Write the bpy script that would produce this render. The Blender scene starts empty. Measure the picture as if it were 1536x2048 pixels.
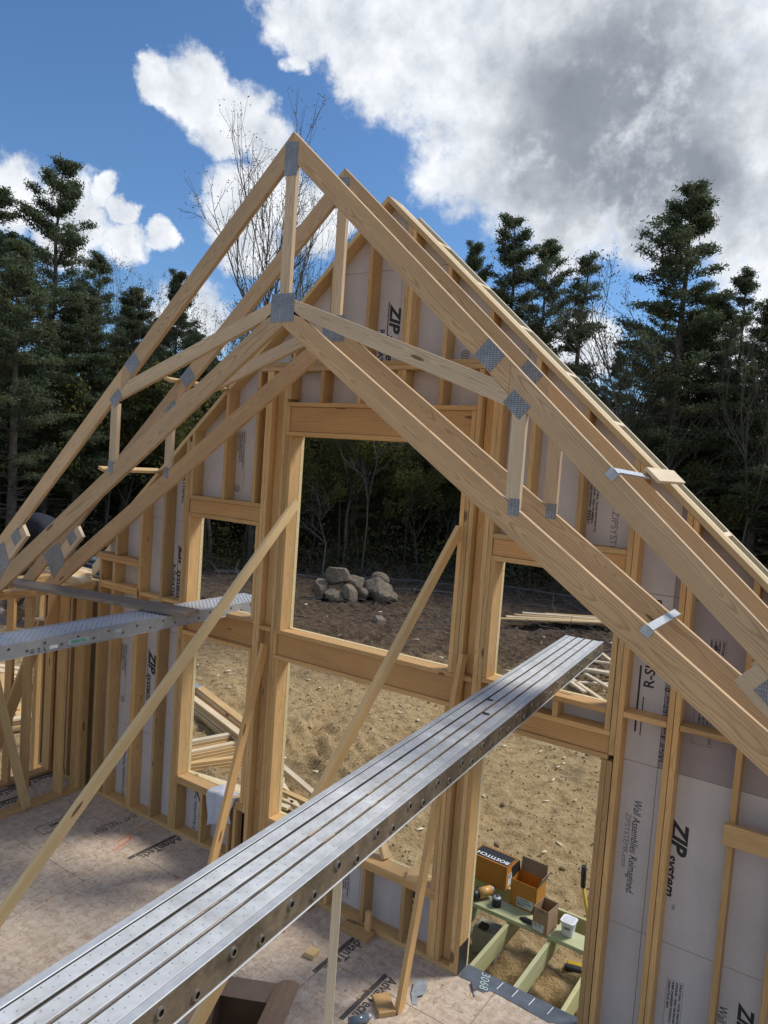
import bpy, bmesh, math, random
import numpy as np
from mathutils import Vector, Matrix
random.seed(7)
rng = np.random.default_rng(11)
SC = bpy.context.scene
COL = SC.collection

# ------------------------------------------------------------------ camera
CAM_POS = Vector((0.0, -5.2, 4.091))
YAW, PITCH, ROLL = -0.588194, -0.0679693, 0.0706392
cy, sy, cp, sp = math.cos(YAW), math.sin(YAW), math.cos(PITCH), math.sin(PITCH)
fw = Vector((sy * cp, cy * cp, sp)); rt = Vector((cy, -sy, 0)); up = rt.cross(fw)
cr, sr = math.cos(ROLL), math.sin(ROLL)
rt, up = cr * rt + sr * up, -sr * rt + cr * up
cam_data = bpy.data.cameras.new('camera')
cam = bpy.data.objects.new('camera', cam_data)
COL.objects.link(cam)
cam.matrix_world = Matrix(((rt.x, up.x, -fw.x, CAM_POS.x), (rt.y, up.y, -fw.y, CAM_POS.y),
                           (rt.z, up.z, -fw.z, CAM_POS.z), (0, 0, 0, 1)))
cam_data.sensor_fit = 'VERTICAL'; cam_data.sensor_height = 36; cam_data.lens = 36 * 1471.914 / 2048
cam_data.clip_start = 0.05; cam_data.clip_end = 2000
SC.camera = cam

# ------------------------------------------------------------------ exposure
SC.view_settings.view_transform = 'Standard'
SC.view_settings.look = 'None'
SC.view_settings.gamma = 1
SC.view_settings.exposure = 0.14
SC.view_settings.use_curve_mapping = False
SC.cycles.max_bounces = 6
SC.cycles.diffuse_bounces = 4
SC.cycles.use_denoising = True

# ------------------------------------------------------------------ node helpers
class NT:
    def __init__(s, tree):
        s.t = tree; s.n = tree.nodes; s.l = tree.links
    def new(s, typ, **kw):
        nd = s.n.new(typ)
        for k, v in kw.items(): setattr(nd, k, v)
        return nd
    def put(s, sock, v):
        if isinstance(v, bpy.types.NodeSocket): s.l.new(v, sock)
        else: sock.default_value = v
    def math(s, op, a, b=0.0, c=0.0, clamp=False):
        nd = s.new('ShaderNodeMath', operation=op); nd.use_clamp = clamp
        s.put(nd.inputs[0], a); s.put(nd.inputs[1], b); s.put(nd.inputs[2], c)
        return nd.outputs[0]
    def vmath(s, op, a, b=(0, 0, 0), scale=None):
        nd = s.new('ShaderNodeVectorMath', operation=op)
        s.put(nd.inputs[0], a); s.put(nd.inputs[1], b)
        if scale is not None: s.put(nd.inputs['Scale'], scale)
        return nd.outputs['Value'] if op in ('LENGTH', 'DOT_PRODUCT', 'DISTANCE') else nd.outputs[0]
    def maprange(s, v, a, b, c, d, interp='SMOOTHSTEP'):
        nd = s.new('ShaderNodeMapRange', interpolation_type=interp)
        s.put(nd.inputs[0], v); s.put(nd.inputs[1], a); s.put(nd.inputs[2], b); s.put(nd.inputs[3], c); s.put(nd.inputs[4], d)
        return nd.outputs[0]
    def noise(s, vec, scale, detail=4, rough=0.55, dist=0.0, dim='3D'):
        nd = s.new('ShaderNodeTexNoise'); nd.noise_dimensions = dim
        if vec is not None: s.put(nd.inputs['Vector'], vec)
        s.put(nd.inputs['Scale'], scale); nd.inputs['Detail'].default_value = detail
        nd.inputs['Roughness'].default_value = rough; nd.inputs['Distortion'].default_value = dist
        return nd
    def voronoi(s, vec, scale, feature='F1'):
        nd = s.new('ShaderNodeTexVoronoi', feature=feature)
        s.put(nd.inputs['Vector'], vec); s.put(nd.inputs['Scale'], scale)
        return nd
    def mix(s, f, a, b, mode='MIX'):
        nd = s.new('ShaderNodeMix', data_type='RGBA', blend_type=mode)
        s.put(nd.inputs[0], f)
        s.put(nd.inputs[6], a if isinstance(a, bpy.types.NodeSocket) else (*a, 1) if len(a) == 3 else a)
        s.put(nd.inputs[7], b if isinstance(b, bpy.types.NodeSocket) else (*b, 1) if len(b) == 3 else b)
        return nd.outputs[2]
    def ramp(s, f, stops):
        nd = s.new('ShaderNodeValToRGB'); s.put(nd.inputs[0], f)
        e = nd.color_ramp.elements
        while len(e) < len(stops): e.new(0.5)
        for k, (p, c) in enumerate(stops):
            e[k].position = p; e[k].color = (*c, 1) if len(c) == 3 else c
        return nd.outputs[0]
    def sep(s, v):
        nd = s.new('ShaderNodeSeparateXYZ'); s.put(nd.inputs[0], v); return nd.outputs
    def comb(s, x, y, z):
        nd = s.new('ShaderNodeCombineXYZ')
        for k, v in enumerate((x, y, z)): s.put(nd.inputs[k], v)
        return nd.outputs[0]

# ------------------------------------------------------------------ world: Nishita sky with procedural clouds
SUN_DIR = Vector((0.40, 0.50, 0.78)).normalized()
SKY_STRENGTH = 0.115
world = bpy.data.worlds.new('World'); SC.world = world; world.use_nodes = True
W = NT(world.node_tree); W.n.clear()
sky = W.new('ShaderNodeTexSky', sky_type='NISHITA'); sky.sun_disc = False
sky.sun_elevation = math.asin(SUN_DIR.z)
sky.sun_rotation = math.atan2(SUN_DIR.x, SUN_DIR.y)
sky.air_density = 1.0; sky.dust_density = 0.25; sky.ozone_density = 3.0
tc = W.new('ShaderNodeTexCoord')
D = W.vmath('NORMALIZE', tc.outputs['Generated'])
dz = W.sep(D)[2]
# clouds are laid out on a flat layer overhead, seen by direction
wob = W.noise(D, 7.0, 6, 0.62)
wobv = W.vmath('SUBTRACT', wob.outputs['Color'], (0.5, 0.5, 0.5))
Dw = W.vmath('ADD', D, W.vmath('SCALE', wobv, scale=0.10))
blobs = [  # direction, radius
    ((-0.695, 0.592, 0.412), 0.048), ((-0.725, 0.563, 0.405), 0.028), ((-0.672, 0.625, 0.396), 0.048), ((-0.652, 0.660, 0.372), 0.038), ((-0.682, 0.615, 0.385), 0.042),
    ((-0.655, 0.690, 0.312), 0.065), ((-0.692, 0.659, 0.300), 0.055), ((-0.620, 0.725, 0.300), 0.055), ((-0.68, 0.68, 0.26), 0.05),
    ((-0.850, 0.455, 0.268), 0.050), ((-0.810, 0.520, 0.255), 0.055), ((-0.775, 0.575, 0.24), 0.030), ((-0.786, 0.545, 0.296), 0.020), ((-0.771, 0.566, 0.281), 0.018), ((-0.756, 0.602, 0.256), 0.020), ((-0.74, 0.64, 0.16), 0.06),
    ((-0.570, 0.654, 0.500), 0.060), ((-0.600, 0.640, 0.480), 0.040), ((-0.610, 0.650, 0.445), 0.018), ((-0.555, 0.692, 0.460), 0.040),
    ((-0.500, 0.725, 0.480), 0.085), ((-0.440, 0.760, 0.480), 0.13), ((-0.400, 0.810, 0.430), 0.13), ((-0.320, 0.845, 0.425), 0.16),
    ((-0.487, 0.786, 0.375), 0.055), ((-0.440, 0.815, 0.375), 0.075), ((-0.390, 0.850, 0.350), 0.075), ((-0.340, 0.883, 0.325), 0.085),
    ((-0.270, 0.890, 0.365), 0.12), ((-0.206, 0.903, 0.378), 0.14), ((-0.160, 0.930, 0.325), 0.11), ((-0.240, 0.920, 0.305), 0.08), ((-0.254, 0.835, 0.500), 0.13),
    ((-0.10, 0.90, 0.42), 0.14), ((-0.02, 0.95, 0.30), 0.14), ((-0.08, 0.965, 0.24), 0.07), ((-0.38, 0.76, 0.54), 0.12), ((-0.15, 0.81, 0.57), 0.10),
    ((-0.40, 0.91, 0.13), 0.07), ((-0.33, 0.93, 0.16), 0.05), ((-0.46, 0.87, 0.15), 0.05), ((-0.16, 0.98, 0.13), 0.09)]
field = None; deep = None
for (c, r) in blobs:
    c = Vector(c).normalized()
    d = W.vmath('DISTANCE', Dw, tuple(c))
    q_ = W.math('DIVIDE', d, r * 1.0); f = W.math('SUBTRACT', 1.0, W.math('MULTIPLY', q_, q_))
    field = f if field is None else W.math('MAXIMUM', field, f)
# beyond the frame the same kind of cumulus goes on, from plain noise
away = W.math('SUBTRACT', 1.0, W.maprange(W.vmath('DOT_PRODUCT', D, tuple(fw)), 0.58, 0.72, 0.0, 1.0))
broad = W.noise(D, 2.6, 3, 0.5)
gen = W.math('MULTIPLY', W.math('SUBTRACT', W.math('MULTIPLY', broad.outputs[0], 6.0), 3.1), 1.0)
gen = W.math('SUBTRACT', gen, W.math('MULTIPLY', W.math('SUBTRACT', 1.0, away), 9.0))
field = W.math('MAXIMUM', field, gen)
field = W.math('MAXIMUM', field, -1.5)
fb1 = W.noise(D, 9.0, 10, 0.64, 0.0)
fb2 = W.noise(D, 26.0, 9, 0.66)
edge = W.math('ADD', W.math('MULTIPLY', W.math('SUBTRACT', fb1.outputs[0], 0.5), 2.0), W.math('MULTIPLY', W.math('SUBTRACT', fb2.outputs[0], 0.5), 1.3))
dens = W.math('ADD', field, edge)
mask = W.maprange(dens, -0.12, 0.62, 0.0, 0.97)
# deep middle of the big cloud lets less light through
thick = W.math('ADD', W.maprange(W.vmath('DISTANCE', W.vmath('ADD', D, W.vmath('SCALE', wobv, scale=0.16)), tuple(Vector((-0.30, 0.865, 0.415)).normalized())), 0.05, 0.20, 1.0, 0.0),
               W.math('MULTIPLY', W.maprange(W.vmath('DISTANCE', W.vmath('ADD', D, W.vmath('SCALE', wobv, scale=0.16)), tuple(Vector((-0.20, 0.925, 0.315)).normalized())), 0.03, 0.13, 1.0, 0.0), 0.55), clamp=True)
thick = W.math('ADD', thick, W.math('MULTIPLY', W.math('MULTIPLY', away, W.maprange(gen, 0.3, 1.3, 0.0, 1.0)), 0.5), clamp=True)
puff = W.noise(D, 17.0, 8, 0.62, 0.0)
pv = W.maprange(puff.outputs[0], 0.32, 0.66, 0.0, 1.0, 'LINEAR')
bright = W.mix(pv, (0.58, 0.62, 0.68), (0.95, 0.97, 1.0))
greyc = W.mix(pv, (0.23, 0.255, 0.295), (0.30, 0.33, 0.375))
ccol = W.mix(W.math('MULTIPLY', thick, W.maprange(dens, 0.25, 1.0, 0.1, 1.0)), bright, greyc)
ccol = W.vmath('SCALE', ccol, scale=1.0 / SKY_STRENGTH)
skyc = W.mix(1.0, sky.outputs[0], (0.66, 0.86, 1.04), 'MULTIPLY')
horizon = W.maprange(dz, -0.02, 0.06, 0.0, 1.0)
final = W.mix(W.math('MULTIPLY', mask, horizon), skyc, ccol)
bgn = W.new('ShaderNodeBackground'); W.put(bgn.inputs[0], final); bgn.inputs[1].default_value = SKY_STRENGTH
wo = W.new('ShaderNodeOutputWorld'); W.l.new(bgn.outputs[0], wo.inputs[0])

sun_data = bpy.data.lights.new('sun', 'SUN'); sun_data.energy = 3.1; sun_data.angle = math.radians(16); sun_data.color = (1, 0.95, 0.87)
sun = bpy.data.objects.new('sun', sun_data); COL.objects.link(sun)
sun.rotation_euler = (-SUN_DIR).to_track_quat('-Z', 'Y').to_euler()

# ------------------------------------------------------------------ object helpers
def tag(o, label=None, cat=None, group=None, kind=None):
    if label: o['label'] = label
    if cat: o['category'] = cat
    if group: o['group'] = group
    if kind: o['kind'] = kind
    return o
def thing(name, label, cat, loc=(0, 0, 0), group=None, rz=0.0):
    o = bpy.data.objects.new(name, None); COL.objects.link(o)
    o.location = loc; o.rotation_euler = (0, 0, rz); o.empty_display_size = 0.1
    return tag(o, label, cat, group)
def link(name, me, mat=None, parent=None, M=None):
    if mat is not None and len(me.materials) == 0:
        for m in (mat if isinstance(mat, (list, tuple)) else [mat]): me.materials.append(m)
    o = bpy.data.objects.new(name, me); COL.objects.link(o)
    if M is None: M = Matrix()
    if parent is not None:
        o.parent = parent
        # M is given in the world; the parent's matrices are built from loc/rot
        o.matrix_basis = wm(parent).inverted() @ M
    else: o.matrix_basis = M
    return o
def wm(o):
    m = o.matrix_basis
    while o.parent is not None:
        o = o.parent; m = o.matrix_basis @ m
    return m
def frame_from(x, z):
    x = Vector(x).normalized(); z = Vector(z); z = (z - x * z.dot(x)).normalized(); y = z.cross(x)
    return x, y, z
def mat_axes(o, x, y, z):
    return Matrix(((x[0], y[0], z[0], o[0]), (x[1], y[1], z[1], o[1]), (x[2], y[2], z[2], o[2]), (0, 0, 0, 1)))
_cache = {}
def box_mesh(L, t, w, bev=0.002, mat=None, key=''):
    k = (round(L, 4), round(t, 4), round(w, 4), bev, mat.name if mat else '', key)
    if k in _cache: return _cache[k]
    bm = bmesh.new(); bmesh.ops.create_cube(bm, size=1)
    bmesh.ops.scale(bm, vec=(L, t, w), verts=bm.verts)
    if bev: bmesh.ops.bevel(bm, geom=list(bm.edges), offset=bev, segments=1, affect='EDGES')
    me = bpy.data.meshes.new('board'); bm.to_mesh(me); bm.free()
    if mat: me.materials.append(mat)
    _cache[k] = me
    return me
def board(name, a, b, w, t, wdir, mat, parent=None, bev=0.002):
    """A sawn board from a to b: width w along wdir, thickness t across. Local X is the grain."""
    a = Vector(a); b = Vector(b); x, y, z = frame_from(b - a, wdir)
    return link(name, box_mesh((b - a).length, t, w, bev, mat), None, parent, mat_axes((a + b) / 2, x, y, z))
def box(name, lo, hi, mat, parent=None, bev=0.002, grain='x'):
    lo = Vector(lo); hi = Vector(hi); s = hi - lo; c = (lo + hi) / 2
    if grain == 'x': ax = ((1, 0, 0), (0, 0, 1)); L, t, w = s.x, s.y, s.z
    elif grain == 'y': ax = ((0, 1, 0), (1, 0, 0)) if s.x > s.z else ((0, 1, 0), (0, 0, 1)); L = s.y; (t, w) = (s.z, s.x) if s.x > s.z else (s.x, s.z)
    else: ax = ((0, 0, 1), (0, 1, 0)) if s.y > s.x else ((0, 0, 1), (1, 0, 0)); L = s.z; (t, w) = (s.x, s.y) if s.y > s.x else (s.y, s.x)
    if grain == 'x' and s.y > s.z: ax = ((1, 0, 0), (0, 1, 0)); t, w = s.z, s.y
    x, y, z = frame_from(*ax)
    return link(name, box_mesh(L, t, w, bev, mat), None, parent, mat_axes(c, x, y, z))
def prism(name, pts, y0, y1, d, mat, parent=None, bev=0.0018):
    """Board cut to the outline pts (x, z), standing between y0 and y1; the grain runs along d (x, z)."""
    d = Vector((d[0], 0, d[1])).normalized(); x, y, z = frame_from(d, (-d.z, 0, d.x))
    c = Vector((sum(p[0] for p in pts) / len(pts), (y0 + y1) / 2, sum(p[1] for p in pts) / len(pts)))
    M = mat_axes(c, x, y, z); Mi = M.inverted()
    bm = bmesh.new(); h = abs(y1 - y0) / 2
    loc = [Mi @ Vector((p[0], c.y, p[1])) for p in pts]
    v0 = [bm.verts.new((p.x, -h, p.z)) for p in loc]; v1 = [bm.verts.new((p.x, h, p.z)) for p in loc]
    bm.faces.new(v0); bm.faces.new(v1[::-1])
    for i in range(len(pts)):
        j = (i + 1) % len(pts); bm.faces.new((v0[j], v0[i], v1[i], v1[j]))
    bmesh.ops.recalc_face_normals(bm, faces=bm.faces)
    if bev: bmesh.ops.bevel(bm, geom=list(bm.edges), offset=bev, segments=1, affect='EDGES')
    me = bpy.data.meshes.new(name); bm.to_mesh(me); bm.free()
    return link(name, me, mat, parent, M)
def mesh_np(name, V, F, mat=None, smooth=False):
    me = bpy.data.meshes.new(name); V = np.asarray(V, dtype=np.float32); F = np.asarray(F, dtype=np.int32)
    k = F.shape[1]
    me.vertices.add(len(V)); me.vertices.foreach_set('co', V.ravel())
    me.loops.add(F.size); me.loops.foreach_set('vertex_index', F.ravel())
    me.polygons.add(len(F)); me.polygons.foreach_set('loop_start', np.arange(0, F.size, k, dtype=np.int32))
    me.polygons.foreach_set('loop_total', np.full(len(F), k, dtype=np.int32))
    if smooth: me.polygons.foreach_set('use_smooth', np.ones(len(F), dtype=bool))
    me.update(calc_edges=True); me.validate()
    if mat: me.materials.append(mat)
    return me
def cyl(name, a, b, r, mat, parent=None, n=12, r2=None, cap=True, smooth=True):
    a = Vector(a); b = Vector(b); ax = (b - a); x, y, z = frame_from((1, 0, 0) if abs(ax.normalized().x) < 0.9 else (0, 1, 0), ax)
    zz = ax.normalized(); xx = zz.orthogonal().normalized(); yy = zz.cross(xx)
    bm = bmesh.new(); bmesh.ops.create_cone(bm, cap_ends=cap, segments=n, radius1=r, radius2=r if r2 is None else r2, depth=ax.length)
    if smooth:
        for f in bm.faces: f.smooth = len(f.verts) == 4
    me = bpy.data.meshes.new(name); bm.to_mesh(me); bm.free()
    return link(name, me, mat, parent, mat_axes((a + b) / 2, xx, yy, zz))
def lettering(text, size, origin, X, Y, mat, parent=None, shear=0.0, bold=0.0, sx=1.0, depth=0.0006, name='lettering', align='LEFT', space=1.0):
    cu = bpy.data.curves.new(name, 'FONT'); cu.body = text; cu.size = size; cu.shear = shear; cu.offset = bold; cu.extrude = depth
    cu.resolution_u = 3; cu.align_x = align; cu.space_character = space
    tmp = bpy.data.objects.new(name, cu); COL.objects.link(tmp)
    dg = bpy.context.evaluated_depsgraph_get(); dg.update()
    me = bpy.data.meshes.new_from_object(tmp.evaluated_get(dg))
    bpy.data.objects.remove(tmp); bpy.data.curves.remove(cu)
    me.materials.clear(); me.name = name
    for v in me.vertices: v.co.x *= sx
    X = Vector(X).normalized(); Y = Vector(Y).normalized(); Z = X.cross(Y)
    return link(name, me, mat, parent, mat_axes(Vector(origin), X, Y, Z))

# ------------------------------------------------------------------ materials
def base_mat(name, rough=0.6, metallic=0.0):
    m = bpy.data.materials.new(name); m.use_nodes = True
    N = NT(m.node_tree); bsdf = N.n['Principled BSDF']
    bsdf.inputs['Roughness'].default_value = rough; bsdf.inputs['Metallic'].default_value = metallic
    return m, N, bsdf
def plain(name, col, rough=0.6, metallic=0.0, vary=0.08, scale=14.0, bump=0.0):
    m, N, b = base_mat(name, rough, metallic)
    co = N.new('ShaderNodeTexCoord').outputs['Object']
    oi = N.new('ShaderNodeObjectInfo').outputs['Random']
    nz = N.noise(N.vmath('ADD', co, N.comb(N.math('MULTIPLY', oi, 31.0), 0.0, 0.0)), scale, 5, 0.6)
    f = N.maprange(nz.outputs[0], 0.3, 0.7, 1 - vary, 1 + vary, 'LINEAR')
    N.put(b.inputs['Base Color'], N.vmath('SCALE', N.mix(0.0, col, col), scale=f))
    if bump:
        bp = N.new('ShaderNodeBump'); bp.inputs['Strength'].default_value = bump; bp.inputs['Distance'].default_value = 0.004
        N.put(bp.inputs['Height'], nz.outputs[0]); N.put(b.inputs['Normal'], bp.outputs[0])
    return m
def wood(name, light, dark, contrast=0.6, spacing=0.0075, knots=0.5, vary=0.12, cathedral=0.05, knotcol=(0.10, 0.045, 0.02), grey=0.0, rough=0.62):
    m, N, b = base_mat(name, rough)
    co = N.new('ShaderNodeTexCoord').outputs['Object']
    rnd = N.new('ShaderNodeObjectInfo').outputs['Random']
    wn = N.new('ShaderNodeTexWhiteNoise', noise_dimensions='1D'); N.put(wn.inputs['W'], N.math('MULTIPLY', rnd, 917.0))
    r3 = N.sep(wn.outputs['Color'])
    x, y, z = N.sep(co)
    xo = N.math('ADD', x, N.math('MULTIPLY', r3[0], 40.0))
    # the heart of the log wanders beside the board, so its rings meet the wide face as arches
    drift = N.noise(N.comb(N.math('MULTIPLY', xo, 1.0), 0.0, N.math('MULTIPLY', r3[1], 9.0)), 0.9, 2, 0.5)
    dv = N.vmath('SUBTRACT', drift.outputs['Color'], (0.5, 0.5, 0.5)); dvs = N.sep(dv)
    fine = N.noise(N.comb(N.math('MULTIPLY', xo, 2.2), N.math('MULTIPLY', y, 24.0), N.math('MULTIPLY', z, 24.0)), 1.0, 4, 0.55)
    wig = N.math('MULTIPLY', N.math('SUBTRACT', fine.outputs[0], 0.5), 0.022)
    yy = N.math('ADD', N.math('ADD', y, 0.034), N.math('MULTIPLY', dvs[0], cathedral * 2.4))
    zz = N.math('ADD', N.math('ADD', z, N.math('MULTIPLY', N.math('SUBTRACT', r3[2], 0.5), 0.09)), N.math('MULTIPLY', dvs[1], 0.10))
    rad = N.math('SQRT', N.math('ADD', N.math('MULTIPLY', yy, yy), N.math('MULTIPLY', zz, zz)))
    # knots: sparse cells along the board; rings swell round them
    kv = N.comb(N.math('MULTIPLY', xo, 1.9), N.math('MULTIPLY', y, 4.0), N.math('ADD', N.math('MULTIPLY', z, 9.0), N.math('MULTIPLY', r3[1], 13.0)))
    kn = N.voronoi(kv, 1.0)
    ksel = N.sep(kn.outputs['Color'])
    kd = N.math('ADD', kn.outputs['Distance'], N.math('MULTIPLY', N.math('GREATER_THAN', ksel[0], knots), 5.0))
    ksz = N.math('ADD', 0.07, N.math('MULTIPLY', ksel[1], 0.09))
    swell = N.maprange(kd, 0.0, 0.42, 0.020, 0.0)
    rad = N.math('ADD', N.math('ADD', rad, wig), swell)
    cyc = N.math('FRACT', N.math('DIVIDE', rad, spacing))
    late = N.maprange(cyc, 0.45, 0.93, 0.0, 1.0)
    late = N.math('MULTIPLY', late, N.maprange(cyc, 0.94, 1.0, 1.0, 0.0))
    fib = N.noise(N.comb(N.math('MULTIPLY', xo, 5.0), N.math('MULTIPLY', y, 260.0), N.math('MULTIPLY', z, 260.0)), 1.0, 3, 0.6)
    f = N.math('MULTIPLY', late, N.maprange(N.noise(co, 6.0, 3).outputs[0], 0.3, 0.7, contrast * 0.5, contrast, 'LINEAR'))
    c = N.mix(f, light, dark)
    patch = N.noise(N.comb(N.math('MULTIPLY', xo, 1.3), N.math('MULTIPLY', y, 5.0), N.math('MULTIPLY', z, 9.0)), 1.0, 4, 0.6)
    c = N.vmath('SCALE', c, scale=N.maprange(patch.outputs[0], 0.25, 0.75, 0.86, 1.14, 'LINEAR'))
    c = N.vmath('SCALE', c, scale=N.maprange(fib.outputs[0], 0.2, 0.8, 0.90, 1.08, 'LINEAR'))
    c = N.vmath('SCALE', c, scale=N.maprange(r3[1], 0, 1, 1 - vary, 1 + vary * 0.7, 'LINEAR'))
    c = N.mix(N.math('MULTIPLY', r3[2], 0.7), c, N.vmath('MULTIPLY', c, (1.04, 0.90, 0.74)))
    km = N.math('SUBTRACT', 1.0, N.maprange(kd, N.math('MULTIPLY', ksz, 0.75), ksz, 0.0, 1.0))
    c = N.mix(N.math('MULTIPLY', km, 0.85), c, knotcol)
    N.put(b.inputs['Base Color'], c)
    bp = N.new('ShaderNodeBump'); bp.inputs['Strength'].default_value = 0.25; bp.inputs['Distance'].default_value = 0.002
    N.put(bp.inputs['Height'], N.math('ADD', N.math('MULTIPLY', fib.outputs[0], 0.7), N.math('MULTIPLY', late, -0.4)))
    N.put(b.inputs['Normal'], bp.outputs[0])
    return m
SPF = wood('stud_wood', (0.60, 0.39, 0.172), (0.40, 0.215, 0.07), 0.6, 0.010, 0.62, vary=0.28)
SPF_PALE = wood('brace_wood_lit', (0.62, 0.445, 0.22), (0.46, 0.28, 0.115), 0.5, 0.009, 0.5, vary=0.2)  # paler than stud wood; light on the braces is put into the colour
SYP = wood('truss_wood', (0.56, 0.395, 0.225), (0.32, 0.18, 0.08), 0.75, 0.0135, 0.30, cathedral=0.12, vary=0.24)
WEB = wood('web_wood', (0.60, 0.475, 0.325), (0.38, 0.27, 0.16), 0.75, 0.011, 0.5)
LVL = wood('header_wood', (0.57, 0.345, 0.145), (0.37, 0.18, 0.06), 0.7, 0.016, 0.6)
PT = wood('treated_wood', (0.47, 0.48, 0.27), (0.33, 0.34, 0.17), 0.5, 0.010, 0.25)
GREYW = wood('weathered_wood', (0.24, 0.20, 0.16), (0.10, 0.08, 0.062), 0.7, 0.006, 0.25)
BRIGHTW = wood('fresh_lumber', (0.74, 0.63, 0.45), (0.58, 0.45, 0.28), 0.4, 0.008, 0.3)
INK = plain('black_ink', (0.025, 0.025, 0.028), 0.7, vary=0.3, scale=60)
INKF = plain('faded_ink', (0.075, 0.065, 0.06), 0.8, vary=0.5, scale=60)
INKG = plain('grey_ink', (0.20, 0.18, 0.18), 0.7, vary=0.2, scale=60)
WHITEP = plain('white_print', (0.8, 0.8, 0.8), 0.5, vary=0.05)
def facer(name, col):
    m, N, b = base_mat(name, 0.75)
    co = N.new('ShaderNodeTexCoord').outputs['Object']
    n1 = N.noise(co, 2.2, 5, 0.6); n2 = N.noise(co, 60, 3, 0.6); n3 = N.noise(N.vmath('MULTIPLY', co, (1, 1, 0.12)), 9, 3)
    s = N.math('MULTIPLY', N.maprange(n1.outputs[0], 0.3, 0.7, 0.93, 1.07, 'LINEAR'), N.maprange(n2.outputs[0], 0.3, 0.7, 0.97, 1.03, 'LINEAR'))
    s = N.math('MULTIPLY', s, N.maprange(n3.outputs[0], 0.3, 0.7, 0.97, 1.03, 'LINEAR'))
    c = N.vmath('SCALE', N.mix(0.0, col, col), scale=s)
    sm = N.maprange(N.noise(co, 5.5, 6, 0.7).outputs[0], 0.70, 0.78, 0, 0.35)
    N.put(b.inputs['Base Color'], N.mix(sm, c, (0.12, 0.10, 0.10)))
    return m
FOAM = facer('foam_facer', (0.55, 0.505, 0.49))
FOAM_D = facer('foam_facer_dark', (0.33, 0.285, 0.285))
OSB = plain('sheathing_edge', (0.66, 0.52, 0.26), 0.8, vary=0.2, scale=60)
GREENW = plain('sheathing_outside', (0.06, 0.16, 0.09), 0.6)
def metal(name, col, rough, vary=0.15, scale=30, ridge=0.0, metallic=0.85):
    m, N, b = base_mat(name, rough, metallic)
    co = N.new('ShaderNodeTexCoord').outputs['Object']
    nz = N.noise(co, scale, 5, 0.65); big = N.noise(co, 3.0, 4, 0.6)
    s = N.math('MULTIPLY', N.maprange(nz.outputs[0], 0.3, 0.7, 1 - vary, 1 + vary, 'LINEAR'), N.maprange(big.outputs[0], 0.3, 0.7, 1 - vary, 1 + vary, 'LINEAR'))
    N.put(b.inputs['Base Color'], N.vmath('SCALE', N.mix(0.0, col, col), scale=s))
    N.put(b.inputs['Roughness'], N.maprange(nz.outputs[0], 0.2, 0.8, rough - 0.1, rough + 0.15, 'LINEAR'))
    return m, N, b, co
GROOVE = plain('plank_groove_grime_shade', (0.075, 0.07, 0.06), 0.8)  # dirty brown, with the shade of deep grooves put into the colour
GALV, *_ = metal('galvanised_steel', (0.42, 0.45, 0.48), 0.45, metallic=0.4)
# nail plates: rows of punched slots run across the plate
NAILPLATE, N_, b_, co_ = metal('nail_plate_steel', (0.27, 0.285, 0.31), 0.5, 0.25, metallic=0.35)
xs = N_.sep(co_)
rows = N_.math('FRACT', N_.math('DIVIDE', xs[2], 0.0115)); cols = N_.math('FRACT', N_.math('DIVIDE', xs[0], 0.021))
slot = N_.math('MULTIPLY', N_.math('LESS_THAN', rows, 0.38), N_.math('LESS_THAN', cols, 0.62))
old = b_.inputs['Base Color'].links[0].from_socket
N_.put(b_.inputs['Base Color'], N_.mix(N_.math('MULTIPLY', slot, 0.7), old, (0.07, 0.065, 0.06)))
bp_ = N_.new('ShaderNodeBump'); bp_.inputs['Strength'].default_value = 0.8; bp_.inputs['Distance'].default_value = 0.003
N_.put(bp_.inputs['Height'], N_.math('SUBTRACT', 1.0, slot)); N_.put(b_.inputs['Normal'], bp_.outputs[0])
# plank deck: perforated, lightly dirty aluminium
DECKM, N_, b_, co_ = metal('plank_deck_aluminium', (0.57, 0.575, 0.565), 0.58, 0.12, 12, metallic=0.1)
xs = N_.sep(co_)
u = N_.math('SUBTRACT', N_.math('FRACT', N_.math('DIVIDE', xs[0], 0.055)), 0.5)
rowi = N_.math('FLOOR', N_.math('DIVIDE', N_.math('ADD', xs[1], 0.5), 0.024))
u2 = N_.math('SUBTRACT', N_.math('FRACT', N_.math('ADD', N_.math('DIVIDE', xs[0], 0.055), N_.math('MULTIPLY', rowi, 0.37))), 0.5)
v2 = N_.math('SUBTRACT', N_.math('FRACT', N_.math('DIVIDE', N_.math('ADD', xs[1], 0.5), 0.024)), 0.5)
dd = N_.math('SQRT', N_.math('ADD', N_.math('POWER', N_.math('MULTIPLY', u2, 0.055), 2.0), N_.math('POWER', N_.math('MULTIPLY', v2, 0.024), 2.0)))
dot = N_.math('LESS_THAN', dd, 0.0028)
old = b_.inputs['Base Color'].links[0].from_socket
dirt = N_.maprange(N_.noise(co_, 4.0, 8, 0.75).outputs[0], 0.48, 0.72, 0.0, 0.6)
c = N_.mix(dirt, old, (0.34, 0.31, 0.26)); sc_ = N_.noise(N_.vmath('MULTIPLY', co_, (3, 90, 1)), 1.0, 5, 0.8, 2.0); c = N_.mix(N_.maprange(sc_.outputs[0], 0.62, 0.68, 0, 0.5), c, (0.8, 0.8, 0.8)); c = N_.mix(N_.math('MULTIPLY', dot, 0.65), c, (0.08, 0.08, 0.08)); N_.put(b_.inputs['Base Color'], c)
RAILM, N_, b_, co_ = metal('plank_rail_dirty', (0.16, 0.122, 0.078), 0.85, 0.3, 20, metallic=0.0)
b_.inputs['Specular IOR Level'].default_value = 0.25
old = b_.inputs['Base Color'].links[0].from_socket
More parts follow.
